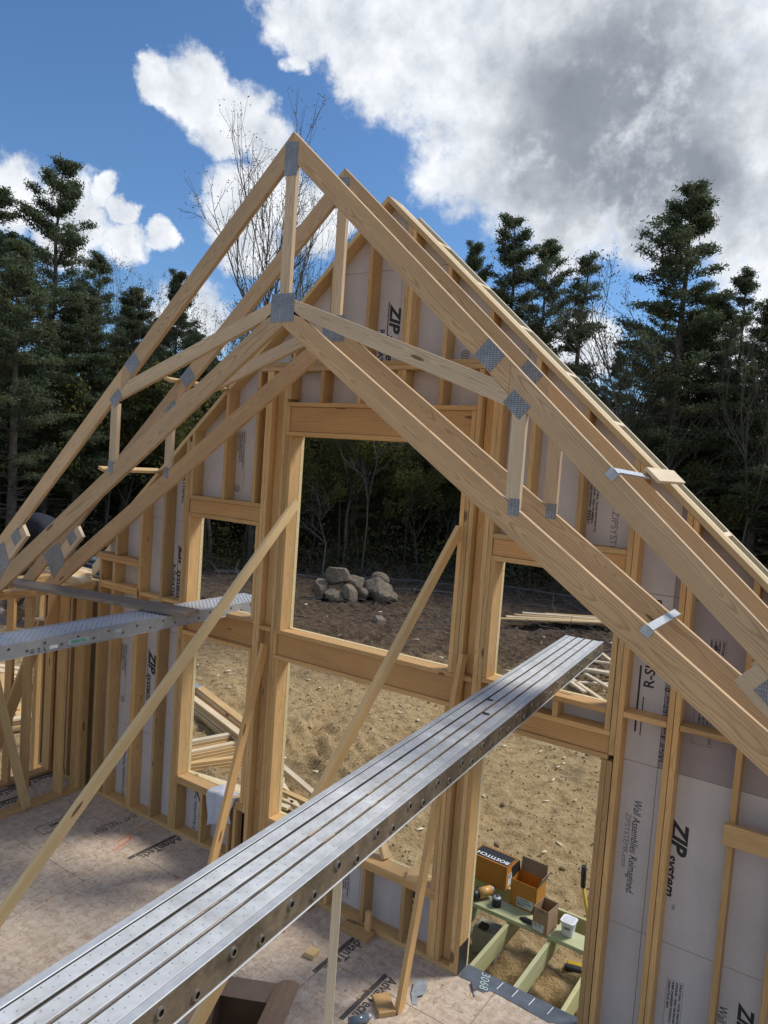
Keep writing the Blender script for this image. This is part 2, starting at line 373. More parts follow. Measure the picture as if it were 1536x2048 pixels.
dirt = N_.maprange(N_.noise(co_, 5.0, 8, 0.75, 0.4).outputs[0], 0.42, 0.68, 0.0, 0.85)
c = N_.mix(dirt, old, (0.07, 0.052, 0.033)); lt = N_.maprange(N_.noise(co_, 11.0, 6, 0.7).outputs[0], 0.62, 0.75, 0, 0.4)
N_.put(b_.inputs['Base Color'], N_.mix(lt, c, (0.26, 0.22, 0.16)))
FLANGE, *_ = metal('plank_flange_aluminium', (0.52, 0.53, 0.53), 0.5, 0.10, 18, metallic=0.3)
ALU, *_ = metal('ladder_plank_aluminium', (0.37, 0.36, 0.35), 0.45, 0.12, 18, metallic=0.2)
RIVET, *_ = metal('rivet_metal', (0.34, 0.31, 0.26), 0.4, 0.2)
BLACK = plain('black_plastic', (0.018, 0.018, 0.02), 0.45)
TREAD, N_, b_, co_ = metal('tread_aluminium', (0.66, 0.67, 0.68), 0.34, 0.08, 18, metallic=0.35)
xs = N_.sep(co_)
wv = N_.math('SINE', N_.math('ADD', N_.math('MULTIPLY', xs[0], 130.0), N_.math('MULTIPLY', N_.math('SINE', N_.math('MULTIPLY', xs[1], 115.0)), 2.2)))
bp_ = N_.new('ShaderNodeBump'); bp_.inputs['Strength'].default_value = 1.0; bp_.inputs['Distance'].default_value = 0.006
N_.put(bp_.inputs['Height'], wv); N_.put(b_.inputs['Normal'], bp_.outputs[0])
old = b_.inputs['Base Color'].links[0].from_socket
N_.put(b_.inputs['Base Color'], N_.mix(N_.maprange(wv, -1.0, -0.2, 0.45, 0.0), old, (0.2, 0.2, 0.2)))
# subfloor: strand board
SUB, N_, b_ = base_mat('subfloor_strand_board', 0.75)
co_ = N_.new('ShaderNodeNewGeometry').outputs['Position']
wp = N_.vmath('ADD', co_, N_.vmath('SCALE', N_.noise(co_, 14.0, 4).outputs['Color'], scale=0.14))
fa = N_.voronoi(N_.vmath('MULTIPLY', wp, (14, 52, 1)), 1.0); fb = N_.voronoi(N_.vmath('MULTIPLY', wp, (48, 13, 1)), 1.0); big = N_.noise(co_, 1.3, 6, 0.65)
v1 = N_.noise(co_, 55.0, 5, 0.7)
fl_ = N_.math('ADD', N_.math('MULTIPLY', N_.math('ADD', N_.sep(fa.outputs['Color'])[0], N_.sep(fb.outputs['Color'])[1]), 0.30), N_.math('MULTIPLY', v1.outputs[0], 0.4))
c = N_.ramp(fl_, [(0.18, (0.36, 0.27, 0.19)), (0.5, (0.52, 0.41, 0.31)), (0.82, (0.65, 0.545, 0.43))])
c = N_.vmath('SCALE', c, scale=N_.maprange(big.outputs[0], 0.3, 0.7, 0.80, 1.10, 'LINEAR'))
st = N_.maprange(N_.noise(co_, 7.0, 8, 0.75).outputs[0], 0.60, 0.74, 0.0, 0.45)
c = N_.mix(st, c, (0.17, 0.125, 0.095))
ring = N_.voronoi(co_, 3.4); rr = N_.math('ABSOLUTE', N_.math('SUBTRACT', ring.outputs['Distance'], 0.035))
c = N_.mix(N_.math('MULTIPLY', N_.math('LESS_THAN', rr, 0.012), 0.6), c, (0.08, 0.06, 0.05))
N_.put(b_.inputs['Base Color'], c)
bp_ = N_.new('ShaderNodeBump'); bp_.inputs['Strength'].default_value = 0.2; bp_.inputs['Distance'].default_value = 0.002
N_.put(bp_.inputs['Height'], v1.outputs[0]); N_.put(b_.inputs['Normal'], bp_.outputs[0])
CARD = plain('brown_cardboard', (0.34, 0.215, 0.125), 0.8, vary=0.08)
CARD_IN = plain('inside_cardboard', (0.28, 0.19, 0.125), 0.85, vary=0.08)
ORANGE = plain('orange_carton', (0.50, 0.20, 0.025), 0.55, vary=0.08)
MEMBR = plain('flashing_membrane', (0.10, 0.115, 0.135), 0.35, vary=0.25, scale=8, bump=0.3)
PAPERL = plain('white_label', (0.62, 0.62, 0.60), 0.6, vary=0.05)
CONC = plain('concrete', (0.36, 0.34, 0.31), 0.9, vary=0.15, scale=10, bump=0.3)
STONE = plain('field_stone', (0.19, 0.15, 0.105), 0.9, vary=0.5, scale=5, bump=1.0)
CLOTH = plain('plastic_rag', (0.50, 0.52, 0.58), 0.6, vary=0.1)
NAVY = plain('navy_fabric', (0.008, 0.010, 0.018), 0.85, vary=0.3)
TROUS = plain('work_trousers', (0.13, 0.115, 0.10), 0.9, vary=0.2)
BOOT = plain('tan_leather', (0.26, 0.18, 0.10), 0.7, vary=0.2)
SKIN = plain('skin', (0.55, 0.33, 0.24), 0.5)
YEL = plain('yellow_paint', (0.65, 0.42, 0.02), 0.4)
CLEAR = plain('translucent_tub', (0.62, 0.64, 0.68), 0.3)
TARP = plain('blue_grey_wrap', (0.10, 0.13, 0.17), 0.5)

# ------------------------------------------------------------------ ground
def vnoise(x, y, seed=0, octaves=5, scale=1.0, rough=0.5):
    r = np.random.default_rng(seed); T = r.random((64, 64)); out = 0; amp = 1; tot = 0
    for o in range(octaves):
        xs_ = x * scale * 2 ** o; ys_ = y * scale * 2 ** o
        xi = np.floor(xs_).astype(int); yi = np.floor(ys_).astype(int); fx = xs_ - xi; fy = ys_ - yi
        fx = fx * fx * (3 - 2 * fx); fy = fy * fy * (3 - 2 * fy)
        g = lambda a, b: T[a % 64, b % 64]
        out = out + amp * ((g(xi, yi) * (1 - fx) + g(xi + 1, yi) * fx) * (1 - fy) + (g(xi, yi + 1) * (1 - fx) + g(xi + 1, yi + 1) * fx) * fy)
        tot += amp; amp *= rough
    return out / tot
GZ = -0.6
def gh(x, y):
    x = np.asarray(x, dtype=float); y = np.asarray(y, dtype=float)
    h = (vnoise(x + 50, y + 50, 3, 6, 0.55, 0.6) - 0.5) * 0.22 + (vnoise(x + 90, y + 20, 5, 4, 0.08) - 0.5) * 0.5
    lug = np.clip(vnoise(x + 10, y + 70, 8, 3, 0.35) - 0.45, 0, 1) * 4
    h = h + (0.25 + lug) * 0.042 * np.sin((x * 0.6 + y * 0.8) * 22 + 3 * vnoise(x, y, 9, 2, 0.8)) * (np.abs(np.sin(x * 0.9 - y * 0.35)) > 0.35)
    h = h + (vnoise(x + 31, y + 13, 12, 3, 3.5, 0.6) - 0.5) * 0.07
    for (a_, b_, c_, f_) in ((0.22, 0.95, 2.6, x), (0.22, 0.95, 4.3, x), (0.10, 0.98, 7.0, x), (0.10, 0.98, 8.7, x), (0.93, 0.36, -6.6, y), (0.93, 0.36, -4.9, y), (0.93, 0.36, -2.6, y)):
        t_ = a_ * x + b_ * y + 0.5 * np.sin((x - y) * 0.35) - c_; w_ = np.clip(1 - (t_ / 0.30) ** 2, 0, 1); on = np.clip(vnoise(x + 5, y + 5 + 9 * a_, 17, 2, 0.3) * 3 - 0.9, 0, 1)
        h = h - on * (0.055 * w_ - 0.028 * np.exp(-((np.abs(t_) - 0.36) / 0.09) ** 2)) + on * np.sqrt(w_) * 0.026 * np.sign(np.sin(f_ * 19 + np.abs(t_) * 14)) * np.clip(w_ * 2, 0, 1)
    near = np.clip((y + 1.5) / 3, 0, 1)
    return GZ + h * np.clip(0.35 + near, 0, 1)
GROUND, N_, b_ = base_mat('site_soil', 0.95)
co_ = N_.new('ShaderNodeTexCoord').outputs['Object']; gx, gy, gz = N_.sep(co_)
n1 = N_.noise(co_, 0.45, 6, 0.65); n2 = N_.noise(co_, 6.0, 8, 0.7); n3 = N_.noise(co_, 40.0, 4, 0.7)
sand = N_.ramp(n2.outputs[0], [(0.30, (0.27, 0.165, 0.065)), (0.5, (0.53, 0.365, 0.17)), (0.72, (0.70, 0.52, 0.28))])
soil = N_.ramp(n2.outputs[0], [(0.30, (0.035, 0.021, 0.011)), (0.5, (0.10, 0.062, 0.032)), (0.70, (0.23, 0.155, 0.09))])
dist = N_.math('ADD', N_.math('ADD', N_.math('MULTIPLY', gx, -0.50), N_.math('MULTIPLY', gy, 0.86)), N_.math('MULTIPLY', N_.math('SUBTRACT', n1.outputs[0], 0.5), 7.0))
f = N_.maprange(dist, 9.0, 14.5, 0.0, 1.0)
dk = N_.maprange(n1.outputs[0], 0.54, 0.66, 0.0, 0.5)
c = N_.mix(dk, sand, soil); c = N_.mix(f, c, soil)
c = N_.vmath('SCALE', c, scale=N_.maprange(n3.outputs[0], 0.3, 0.7, 0.78, 1.2, 'LINEAR'))
straw = N_.noise(N_.vmath('MULTIPLY', co_, (3, 55, 1)), 1.0, 4, 0.8, 1.5)
c = N_.mix(N_.math('MULTIPLY', N_.maprange(straw.outputs[0], 0.64, 0.70, 0, 1), 0.35), c, (0.34, 0.29, 0.20))
N_.put(b_.inputs['Base Color'], c)
bp_ = N_.new('ShaderNodeBump'); bp_.inputs['Strength'].default_value = 1.0; bp_.inputs['Distance'].default_value = 0.11
N_.put(bp_.inputs['Height'], N_.math('ADD', n2.outputs[0], N_.math('MULTIPLY', n3.outputs[0], 0.4))); N_.put(b_.inputs['Normal'], bp_.outputs[0])
def axis(a, b, c, d, fine, coarse):
    return np.concatenate([np.arange(a, b, coarse), np.arange(b, c, fine), np.arange(c, d + coarse, coarse)])
gx_ = np.concatenate([np.arange(-420, -42, 12.0), axis(-42, -20, 4, 30, 0.09, 0.6), np.arange(32, 420, 12.0)])
gy_ = np.concatenate([np.arange(-400, -14, 12.0), np.arange(-14, -1, 0.6), np.arange(-1, 17, 0.07), np.arange(17, 48, 0.35), np.arange(50, 420, 12.0)])
X_, Y_ = np.meshgrid(gx_, gy_); Z_ = gh(X_, Y_)
V_ = np.stack([X_, Y_, Z_], -1).reshape(-1, 3); nx = len(gx_); ny = len(gy_)
idx = np.arange(nx * ny).reshape(ny, nx)
F_ = np.stack([idx[:-1, :-1], idx[:-1, 1:], idx[1:, 1:], idx[1:, :-1]], -1).reshape(-1, 4)
tag(link('ground', mesh_np('ground', V_, F_, GROUND, True)), kind='structure')

# ------------------------------------------------------------------ floor deck on its foundation
floor = thing('floor', None, None); floor['kind'] = 'structure'
fx0, fx1, fy0, fy1 = -8.24, 3.0, -8.0, 0.18
k = 0
xcuts = [fx0, -7.0, -5.78, -4.56, -3.34, -2.12, -0.90, 0.32, 1.54, fx1]
for i in range(len(xcuts) - 1):
    ys = [fy0, -5.4 - 0.6 * (i % 2), -2.96 - 0.6 * (i % 2), -0.52 - 0.6 * (i % 2), fy1]
    for j in range(len(ys) - 1):
        box('subfloor_panel', (xcuts[i] + 0.0025, ys[j] + 0.0025, -0.019), (xcuts[i + 1] - 0.0025, ys[j + 1] - 0.0025, 0.0), SUB, floor, 0.001)
box('rim_joist', (fx0, 0.14, -0.30), (fx1, 0.178, -0.0205), SPF, floor)
box('rim_joist', (fx0, fy0, -0.30), (fx0 + 0.038, 0.138, -0.0205), SPF, floor)
box('foundation', (fx0 + 0.02, fy0 + 0.05, -1.6), (fx1, 0.16, -0.302), CONC).name = 'foundation'
bpy.data.objects['foundation']['kind'] = 'structure'

# ------------------------------------------------------------------ gable wall
XC = -3.65
def roof_z(x): return 6.322 - 0.905 * abs(x - XC)         # underside line of the sheathing / top of the rake plates
gw = thing('gable_wall', 'tall open framed gable end wall with tan studs, three window openings and grey sheathing', 'wall', (XC, 0.07, 0))
T = 0.038; DP = 0.14
def stud(x0, z0, z1=None, name='stud', d=DP, y0=0.0, w=T, mat=SPF, parent=None):
    """vertical stud whose left edge is x0; z1 None runs it up to the rake"""
    parent = parent or gw
    if z1 is not None:
        return box(name, (x0, y0, z0), (x0 + w, y0 + d, z1), mat, parent, grain='z')
    a = roof_z(x0) - 0.0545; b = roof_z(x0 + w) - 0.0545
    # depth board: build along z in the x-z plane
    M_pts = [(x0, z0), (x0 + w, z0), (x0 + w, b), (x0, a)]
    c = Vector((x0 + w / 2, y0 + d / 2, (z0 + (a + b) / 2) / 2)); x, y, z = frame_from((0, 0, 1), (0, 1, 0)); M = mat_axes(c, x, y, z); Mi = M.inverted()
    bm = bmesh.new(); lo = [bm.verts.new(Mi @ Vector((p[0], y0, p[1]))) for p in M_pts]; hi = [bm.verts.new(Mi @ Vector((p[0], y0 + d, p[1]))) for p in M_pts]
    bm.faces.new(lo); bm.faces.new(hi[::-1])
    for i in range(4): j = (i + 1) % 4; bm.faces.new((lo[j], lo[i], hi[i], hi[j]))
    bmesh.ops.recalc_face_normals(bm, faces=bm.faces); bmesh.ops.bevel(bm, geom=list(bm.edges), offset=0.002, segments=1, affect='EDGES')
    me = bpy.data.meshes.new(name); bm.to_mesh(me); bm.free()
    return link(name, me, mat, parent, M)
def plate(x0, x1, z0, name='plate', d=DP, y0=0.0, h=T, mat=SPF, parent=None):
    return box(name, (x0, y0, z0), (x1, y0 + d, z0 + h), mat, parent or gw, grain='x')
# bottom plates (door opening from -2.44 to -1.455)
plate(-8.42, -7.57, 0.0005, 'bottom_plate'); plate(-7.35, -2.445, 0.0005, 'bottom_plate'); plate(-1.46, 2.4, 0.0005, 'bottom_plate')
# extension left of the partition
for x in (-8.42, -8.345, -8.12): stud(x, 0.04, 2.38)
for x in (-7.86, -7.60): stud(x, 0.04, 2.38)
plate(-8.42, -7.57, 2.381, 'top_plate'); plate(-8.42, -7.57, 2.42, 'top_plate')
# plain studs left of the left windows
for x in (-7.10, -6.69): stud(x, 0.04, 2.43)
stud(-7.345, 0.04, 2.745); stud(-6.655, 0.04, None)
for x in (-7.10,): stud(x, 2.512, 2.745)
plate(-7.42, -6.66, 2.748, 'beam_plate'); plate(-7.42, -6.66, 2.788, 'beam_plate'); plate(-7.305, -6.66, 2.432, 'blocking'); plate(-7.305, -6.66, 2.472, 'blocking')
stud(-7.07, 2.83, None); stud(-6.29, 0.04, None); plate(-6.615, -6.295, 2.44, 'blocking'); plate(-6.25, -5.98, 2.44, 'blocking')
# left window stack
stud(-5.975, 0.04, None, 'king_stud'); stud(-5.935, 0.04, 4.16, 'king_stud')
stud(-5.895, 0.04, 0.548, 'jack_stud'); stud(-5.895, 0.63, 2.15, 'jack_stud'); stud(-5.895, 2.48, 3.39, 'jack_stud')
stud(-5.895, 3.61, None)
stud(-4.90, 0.04, 0.548, 'jack_stud'); stud(-4.94, 0.63, 2.15, 'jack_stud'); stud(-4.94, 2.48, 3.39, 'jack_stud')
plate(-5.895, -4.90, 0.55, 'sill_plate'); plate(-5.895, -4.90, 0.589, 'sill_plate')
for x in (-5.50, -5.10, -5.02): stud(x, 0.04, 0.548, 'cripple_stud')
def header(x0, x1, z0, z1, bot=True, top=True, d=0.075, y0=0.05):
    box('header', (x0, y0, z0), (x1, y0 + d, z1), LVL, gw, grain='x')
plate(-5.895, -4.901, 2.152, 'header_plate'); header(-5.893, -4.902, 2.192, 2.438); plate(-5.895, -4.901, 2.44, 'sill_plate')
plate(-5.895, -4.901, 3.392, 'header_plate'); header(-5.893, -4.902, 3.432, 3.568, y0=0.012); plate(-5.895, -4.901, 3.57, 'header_plate')
stud(-5.43, 3.61, None); stud(-5.02, 3.61, 4.866)
# column between left windows and the middle
stud(-4.898, 0.04, 4.866, 'king_stud'); stud(-4.858, 0.04, 4.866, 'king_stud')
stud(-4.815, 0.04, 2.398, 'post', 0.06, 0.075, 0.14); stud(-4.815, 2.44, 4.866, 'post', 0.06, 0.075, 0.14); plate(-4.818, -4.672, 2.40, 'blocking')
stud(-4.670, 0.04, 4.866, 'king_stud'); stud(-4.630, 0.04, 2.153, 'king_stud'); stud(-4.630, 2.44, 4.27, 'king_stud')
stud(-4.590, 0.61, 2.153, 'jack_stud'); stud(-4.590, 0.04, 0.528, 'jack_stud'); stud(-4.590, 2.44, 4.27, 'jack_stud')
stud(-4.630, 4.61, 4.866, 'cripple_stud')
# middle window: lower opening, belt header, big upper opening
plate(-4.63, -2.665, 2.155, 'header_plate'); header(-4.59, -2.708, 2.195, 2.398, y0=0.02); stud(-4.63, 2.195, 2.398); stud(-2.705, 2.195, 2.398)
plate(-4.63, -2.665, 2.40, 'sill_plate')
plate(-4.63, -2.665, 4.272, 'header_plate'); header(-4.59, -2.708, 4.312, 4.54, y0=0.012); stud(-4.63, 4.312, 4.54); stud(-2.705, 4.312, 4.54)
plate(-4.63, -2.665, 4.542, 'header_plate')
for x in (-4.25, -3.84, -3.43, -3.39, -3.02): stud(x, 4.582, 4.866, 'cripple_stud')
plate(-4.98, -2.32, 4.868, 'collar_plate'); plate(-4.94, -2.36, 4.907, 'collar_plate')
for x in (-4.60, -4.20, -3.80, -3.42, -3.38, -3.02, -2.62): stud(x, 4.947, None)
# middle knee wall
plate(-4.590, -2.707, 0.53, 'sill_plate'); plate(-4.590, -2.707, 0.569, 'sill_plate')
for x in (-4.25, -3.84, -3.43, -3.02, -2.74): stud(x, 0.04, 0.528, 'cripple_stud')
# column between the middle and the door
stud(-2.745, 2.44, 4.27, 'jack_stud'); stud(-2.745, 0.61, 2.153, 'jack_stud'); stud(-2.705, 0.04, 2.153, 'king_stud'); stud(-2.705, 2.44, 4.27, 'king_stud'); stud(-2.663, 0.04, 4.866, 'king_stud')
stud(-2.620, 0.04, 2.40, 'post', 0.06, 0.075, 0.10); stud(-2.620, 2.44, 4.866, 'post', 0.06, 0.075, 0.10); plate(-2.623, -2.522, 2.40, 'blocking')
stud(-2.520, 0.04, 4.866, 'king_stud'); stud(-2.480, 0.04, 2.09, 'jack_stud'); stud(-2.480, 2.17, 4.866, 'king_stud')
# door and the window over it
plate(-2.482, -1.415, 2.092, 'header_plate'); header(-2.44, -1.417, 2.132, 2.262, y0=0.012); plate(-2.44, -1.415, 2.264, 'header_plate')
for x in (-2.20, -1.85): stud(x, 2.304, 2.42, 'cripple_stud')
plate(-2.44, -1.459, 2.422, 'sill_plate'); stud(-2.44, 2.462, 3.39, 'jack_stud')
plate(-2.44, -1.415, 3.39, 'header_plate'); header(-2.438, -1.417, 3.43, 3.558, y0=0.012); plate(-2.44, -1.415, 3.56, 'header_plate')
for x in (-2.20, -1.80): stud(x, 3.60, None)
stud(-1.457, 0.04, 2.088, 'jack_stud'); stud(-1.417, 0.04, 2.088, 'jack_stud')
stud(-1.457, 2.304, 3.388, 'jack_stud'); stud(-1.413, 2.132, None, 'king_stud'); stud(-1.372, 0.04, None, 'king_stud')
# right of the door
stud(-1.040, 0.04, None); stud(-0.998, 0.04, None)
stud(-0.602, 0.04, None); stud(-0.31, 0.04, None); stud(0.02, 0.04, 2.96); stud(0.42, 0.04, 2.4); stud(0.83, 0.04, 2.4)
for a, b in ((-1.333, -1.042), (-0.956, -0.604), (-0.562, -0.312)): plate(a, b, 2.425, 'blocking')
board('cleat', (-0.625, -0.021, 1.84), (0.15, -0.021, 1.84), 0.14, 0.038, (0, 0, 1), SPF, gw)
# rake plates
for side in (-1, 1):
    for k in (0,):
        zt = 0.0
        xe = XC + side * 3.75
        pts = [(XC + side * 0.0005, 6.322 - zt), (xe, roof_z(xe) - zt), (xe, roof_z(xe) - zt - 0.052), (XC + side * 0.0005, 6.322 - zt - 0.052)]
        prism('rake_plate', pts if side > 0 else pts[::-1], 0.0, 0.14, (side, -0.905), SPF_PALE, gw)
# sheathing panels: grey faced inside, laid on a grid with thin joints, cut round the openings and along the rake
openings = [(-5.855, -4.942, 0.63, 2.15), (-5.855, -4.942, 2.48, 3.39), (-4.55, -2.747, 0.609, 2.155), (-4.55, -2.747, 2.44, 4.272), (-2.440, -1.457, -0.4, 2.092), (-2.400, -1.457, 2.462, 3.39)]
xc = [-8.42, -7.20, -5.98, -4.76, -3.54, -2.32, -1.10, 0.12, 1.34, 2.4]; zc = [-0.30, 0.87, 2.083, 3.30, 4.52, 5.74, 6.4]
def rz_cut(x): return roof_z(x) - 0.004 if x > -7.35 else 2.45
for i in range(len(xc) - 1):
    for j in range(len(zc) - 1):
        g = 0.0018; a0, a1, b0, b1 = xc[i] + g, xc[i + 1] - g, zc[j] + g, zc[j + 1] - g
        cuts = sorted({a0, a1, *[v for o in openings for v in o[:2] if a0 < v < a1], *[v for v in (-7.35, XC) if a0 < v < a1]})
        bm = bmesh.new()
        for s0, s1 in zip(cuts[:-1], cuts[1:]):
            mid = (s0 + s1) / 2; spans = [(b0, b1)]
            for o in openings:
                if o[0] < mid < o[1]:
                    ns = []
                    for (u0, u1) in spans:
                        if o[3] <= u0 or o[2] >= u1: ns.append((u0, u1)); continue
                        if u0 < o[2]: ns.append((u0, o[2]))
                        if o[3] < u1: ns.append((o[3], u1))
                    spans = ns
            for (u0, u1) in spans:
                l = rz_cut(s0 + 1e-5); r = rz_cut(s1 - 1e-5)
                if l <= u0 + 1e-3 and r <= u0 + 1e-3: continue
                poly = [(s0, u0), (s1, u0)]
                if l > u0 and r > u0: poly += [(s1, min(u1, r)), (s0, min(u1, l))]
                elif r > u0: xx = s0 + (s1 - s0) * (u0 - l) / (r - l); poly = [(xx, u0), (s1, u0), (s1, min(u1, r))]
                else: xx = s0 + (s1 - s0) * (l - u0) / (l - r); poly = [(s0, u0), (xx, u0), (s0, min(u1, l))]
                if len(poly) == 4 and (l < u1) != (r < u1):
                    xx = s0 + (s1 - s0) * (u1 - l) / (r - l)
                    poly = [(s0, u0), (s1, u0), (s1, min(u1, r)), (xx, u1), (s0, min(u1, l))]
                pi = [bm.verts.new((p[0], 0.1415, p[1])) for p in poly]; po = [bm.verts.new((p[0], 0.182, p[1])) for p in poly]
                ff = bm.faces.new(pi); ff.material_index = 0
                ff = bm.faces.new(po[::-1]); ff.material_index = 2
                for q in range(len(poly)):
                    q2 = (q + 1) % len(poly); ff = bm.faces.new((pi[q2], pi[q], po[q], po[q2])); ff.material_index = 1
        if len(bm.verts):
            bmesh.ops.recalc_face_normals(bm, faces=bm.faces)
            me = bpy.data.meshes.new('sheathing_panel'); bm.to_mesh(me)
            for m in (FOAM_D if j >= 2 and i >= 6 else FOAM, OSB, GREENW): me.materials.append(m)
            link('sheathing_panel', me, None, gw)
        bm.free()
# printing on the sheathing (flat print, seen between the studs)
YT = 0.1405
DOWN = ((0, 0, -1), (1, 0, 0)); UPW = ((0, 0, 1), (-1, 0, 0))
def wall_text(t, size, x, z, o=DOWN, mat=INK, **kw): return lettering(t, size, (x, YT, z), o[0], o[1], mat, gw, depth=0.0004, **kw)
def zip_mark(x, z, o=DOWN, s=1.0, word=True):
    k = -1 if o is DOWN else 1
    wall_text('ZIP', 0.150 * s, x, z, o, shear=0.3, bold=0.006 * s, sx=1.05)
    wall_text('system', 0.108 * s, x - 0.014 * (1 if o is DOWN else -1), z + k * 0.248 * s, o, shear=0.3, bold=0.0026 * s)
    wall_text('TM', 0.028 * s, x + (0.045 if o is DOWN else -0.045) * s, z + k * 0.60 * s, o)
    if word: wall_text('R-SHEATHING', 0.075 * s, x - (0.10 if o is DOWN else -0.10) * s, z + k * 0.20 * s, o, bold=0.0012)
def rule_mark(x, z, L=0.62, o=1):
    box('printed_rule', (x, YT - 0.0004, z - L), (x + 0.012, YT + 0.0002, z), INK, gw, 0)
    box('printed_rule', (x + 0.030, YT - 0.0004, z - L + 0.05), (x + 0.036, YT + 0.0002, z - 0.03), INK, gw, 0)
zip_mark(-0.965, 1.76); wall_text('Wall Assemblies Reimagined.', 0.078, -1.235, 1.815, shear=0.2, sx=0.76); wall_text('ZIPSYSTEMR.com', 0.055, -1.285, 1.70, mat=INKG)
wall_text('R-SHEATHING', 0.10, -1.18, 2.63, UPW, bold=0.002); wall_text('Wall Assemblies Reimagined.', 0.085, -1.045, 2.12, UPW, shear=0.2, sx=0.85, mat=INK)
box('printed_rule', (-1.285, YT - 0.0004, 2.30), (-1.272, YT + 0.0002, 2.78), INK, gw, 0); box('printed_rule', (-1.245, YT - 0.0004, 2.28), (-1.238, YT + 0.0002, 2.56), INK, gw, 0)
zip_mark(-3.64, 5.44); box('printed_rule', (-3.665, YT - 0.0004, 5.08), (-3.655, YT + 0.0002, 5.47), INK, gw, 0)
zip_mark(-6.165, 3.03); box('printed_rule', (-6.185, YT - 0.0004, 2.45), (-6.178, YT + 0.0002, 3.05), INK, gw, 0)
zip_mark(-6.57, 1.80); box('printed_rule', (-6.592, YT - 0.0004, 1.2), (-6.585, YT + 0.0002, 1.83), INK, gw, 0)
wall_text('R-SHEATHING', 0.075, -6.17, 3.98, bold=0.0012); box('printed_rule', (-6.10, YT - 0.0004, 3.6), (-6.094, YT + 0.0002, 4.0), INK, gw, 0)
wall_text('R-SHEATHING', 0.075, -7.89, 1.53, bold=0.0012); wall_text('R-SHEATHING', 0.075, -8.25, 0.2, UPW, bold=0.0012); wall_text('R-SHEATHING', 0.07, -7.12, 1.0, bold=0.0012)
wall_text('Wall Assemblies Reimagined.', 0.075, -6.90, -0.03, UPW, shear=0.2, sx=0.8); wall_text('Wall Assemblies Reimagined.', 0.075, -5.69, -0.05, UPW, shear=0.2, sx=0.8)
wall_text('ZIPSYSTEMR.com', 0.045, -5.62, 0.06, UPW, mat=INKG)
wall_text('ZIP SYSTEM', 0.12, -2.93, -0.1, UPW, shear=0.3, bold=0.004); wall_text('SYSTEM', 0.09, -4.74, 5.15, DOWN, shear=0.3, bold=0.003)
wall_text('www.ZIPSYSTEM.com', 0.07, -1.58, 4.02, DOWN, mat=INKG); wall_text('Wall Assemblies', 0.08, -0.56, 0.60, DOWN, shear=0.2, sx=0.8)
wall_text('ZIPsystem', 0.13, -0.44, 0.66, DOWN, shear=0.3, bold=0.005)
wall_text('www.', 0.075, -0.82, 3.02, DOWN, mat=INK)
def stamp(x, z, w=0.11, h=0.42, frame=True, logo=False):
    st_ = []
    bm = bmesh.new()
    def rect(a0, b0, a1, b1):
        vs = [bm.verts.new(p) for p in ((a0, YT, b0), (a1, YT, b0), (a1, YT, b1), (a0, YT, b1))]; bm.faces.new(vs)
    if frame:
        t_ = 0.0018
        rect(x, z - h, x + t_, z); rect(x + w - t_, z - h, x + w, z); rect(x, z - t_, x + w, z); rect(x, z - h, x + w, z - h + t_)
    me = bpy.data.meshes.new('printed_frame'); bm.to_mesh(me); bm.free()
    if frame: link('printed_frame', me, INK, gw)
    for q, s in enumerate(('STRUCTURAL 1 RATED SHEATHING 7/16', 'EXPOSURE 1 SIZED FOR SPACING', 'HUBER ENGINEERED WOODS LLC', 'CHARLOTTE NC 28277')):
        wall_text(s, 0.020, x + w - 0.025 - q * 0.025, z - 0.012, DOWN, sx=min(1.0, (h - 0.03) / 0.36), bold=0.0006)
stamp(-0.90, 0.63); stamp(-3.75, 0.46, 0.10, 0.36); stamp(-5.40, 4.30, 0.12, 0.60, True); stamp(-7.06, 1.80, 0.10, 0.6, True)
stamp(-1.80, 4.06, 0.12, 0.40, False); stamp(-0.90, 2.66, 0.13, 0.34); stamp(-0.84, 3.06, 0.10, 0.3); stamp(-7.98, 1.9, 0.1, 0.5); stamp(-7.94, 0.5, 0.1, 0.4)
for (x, z) in ((-1.75, 3.805), (-2.88, 5.0), (-3.69, 0.42), (-5.36, 3.72), (-7.95, 0.62), (-7.0, 1.15)):
    bm = bmesh.new()
    for r0, r1 in ((0.030, 0.036), (0.012, 0.018)):
        n = 24
        for q in range(n):
            a = 2 * math.pi * q / n; b = 2 * math.pi * (q + 1) / n
            vs = [bm.verts.new((x + r * math.cos(t), YT, z + r * math.sin(t))) for r, t in ((r0, a), (r0, b), (r1, b), (r1, a))]; bm.faces.new(vs)
    me = bpy.data.meshes.new('printed_mark'); bm.to_mesh(me); bm.free(); link('printed_mark', me, INK, gw)
# dark marker strokes on the facer
for a, b in (((-6.115, 1.19), (-5.965, 0.895)), ((-5.72, 0.50), (-5.49, 0.10)), ((-6.87, 2.43), (-6.83, 2.37)), ((-7.20, 2.95), (-7.13, 2.85))):
    board('tape_strip', (a[0], 0.1395, a[1]), (b[0], 0.1395, b[1]), 0.016, 0.0012, (1, 0, 0), INK, gw, 0)

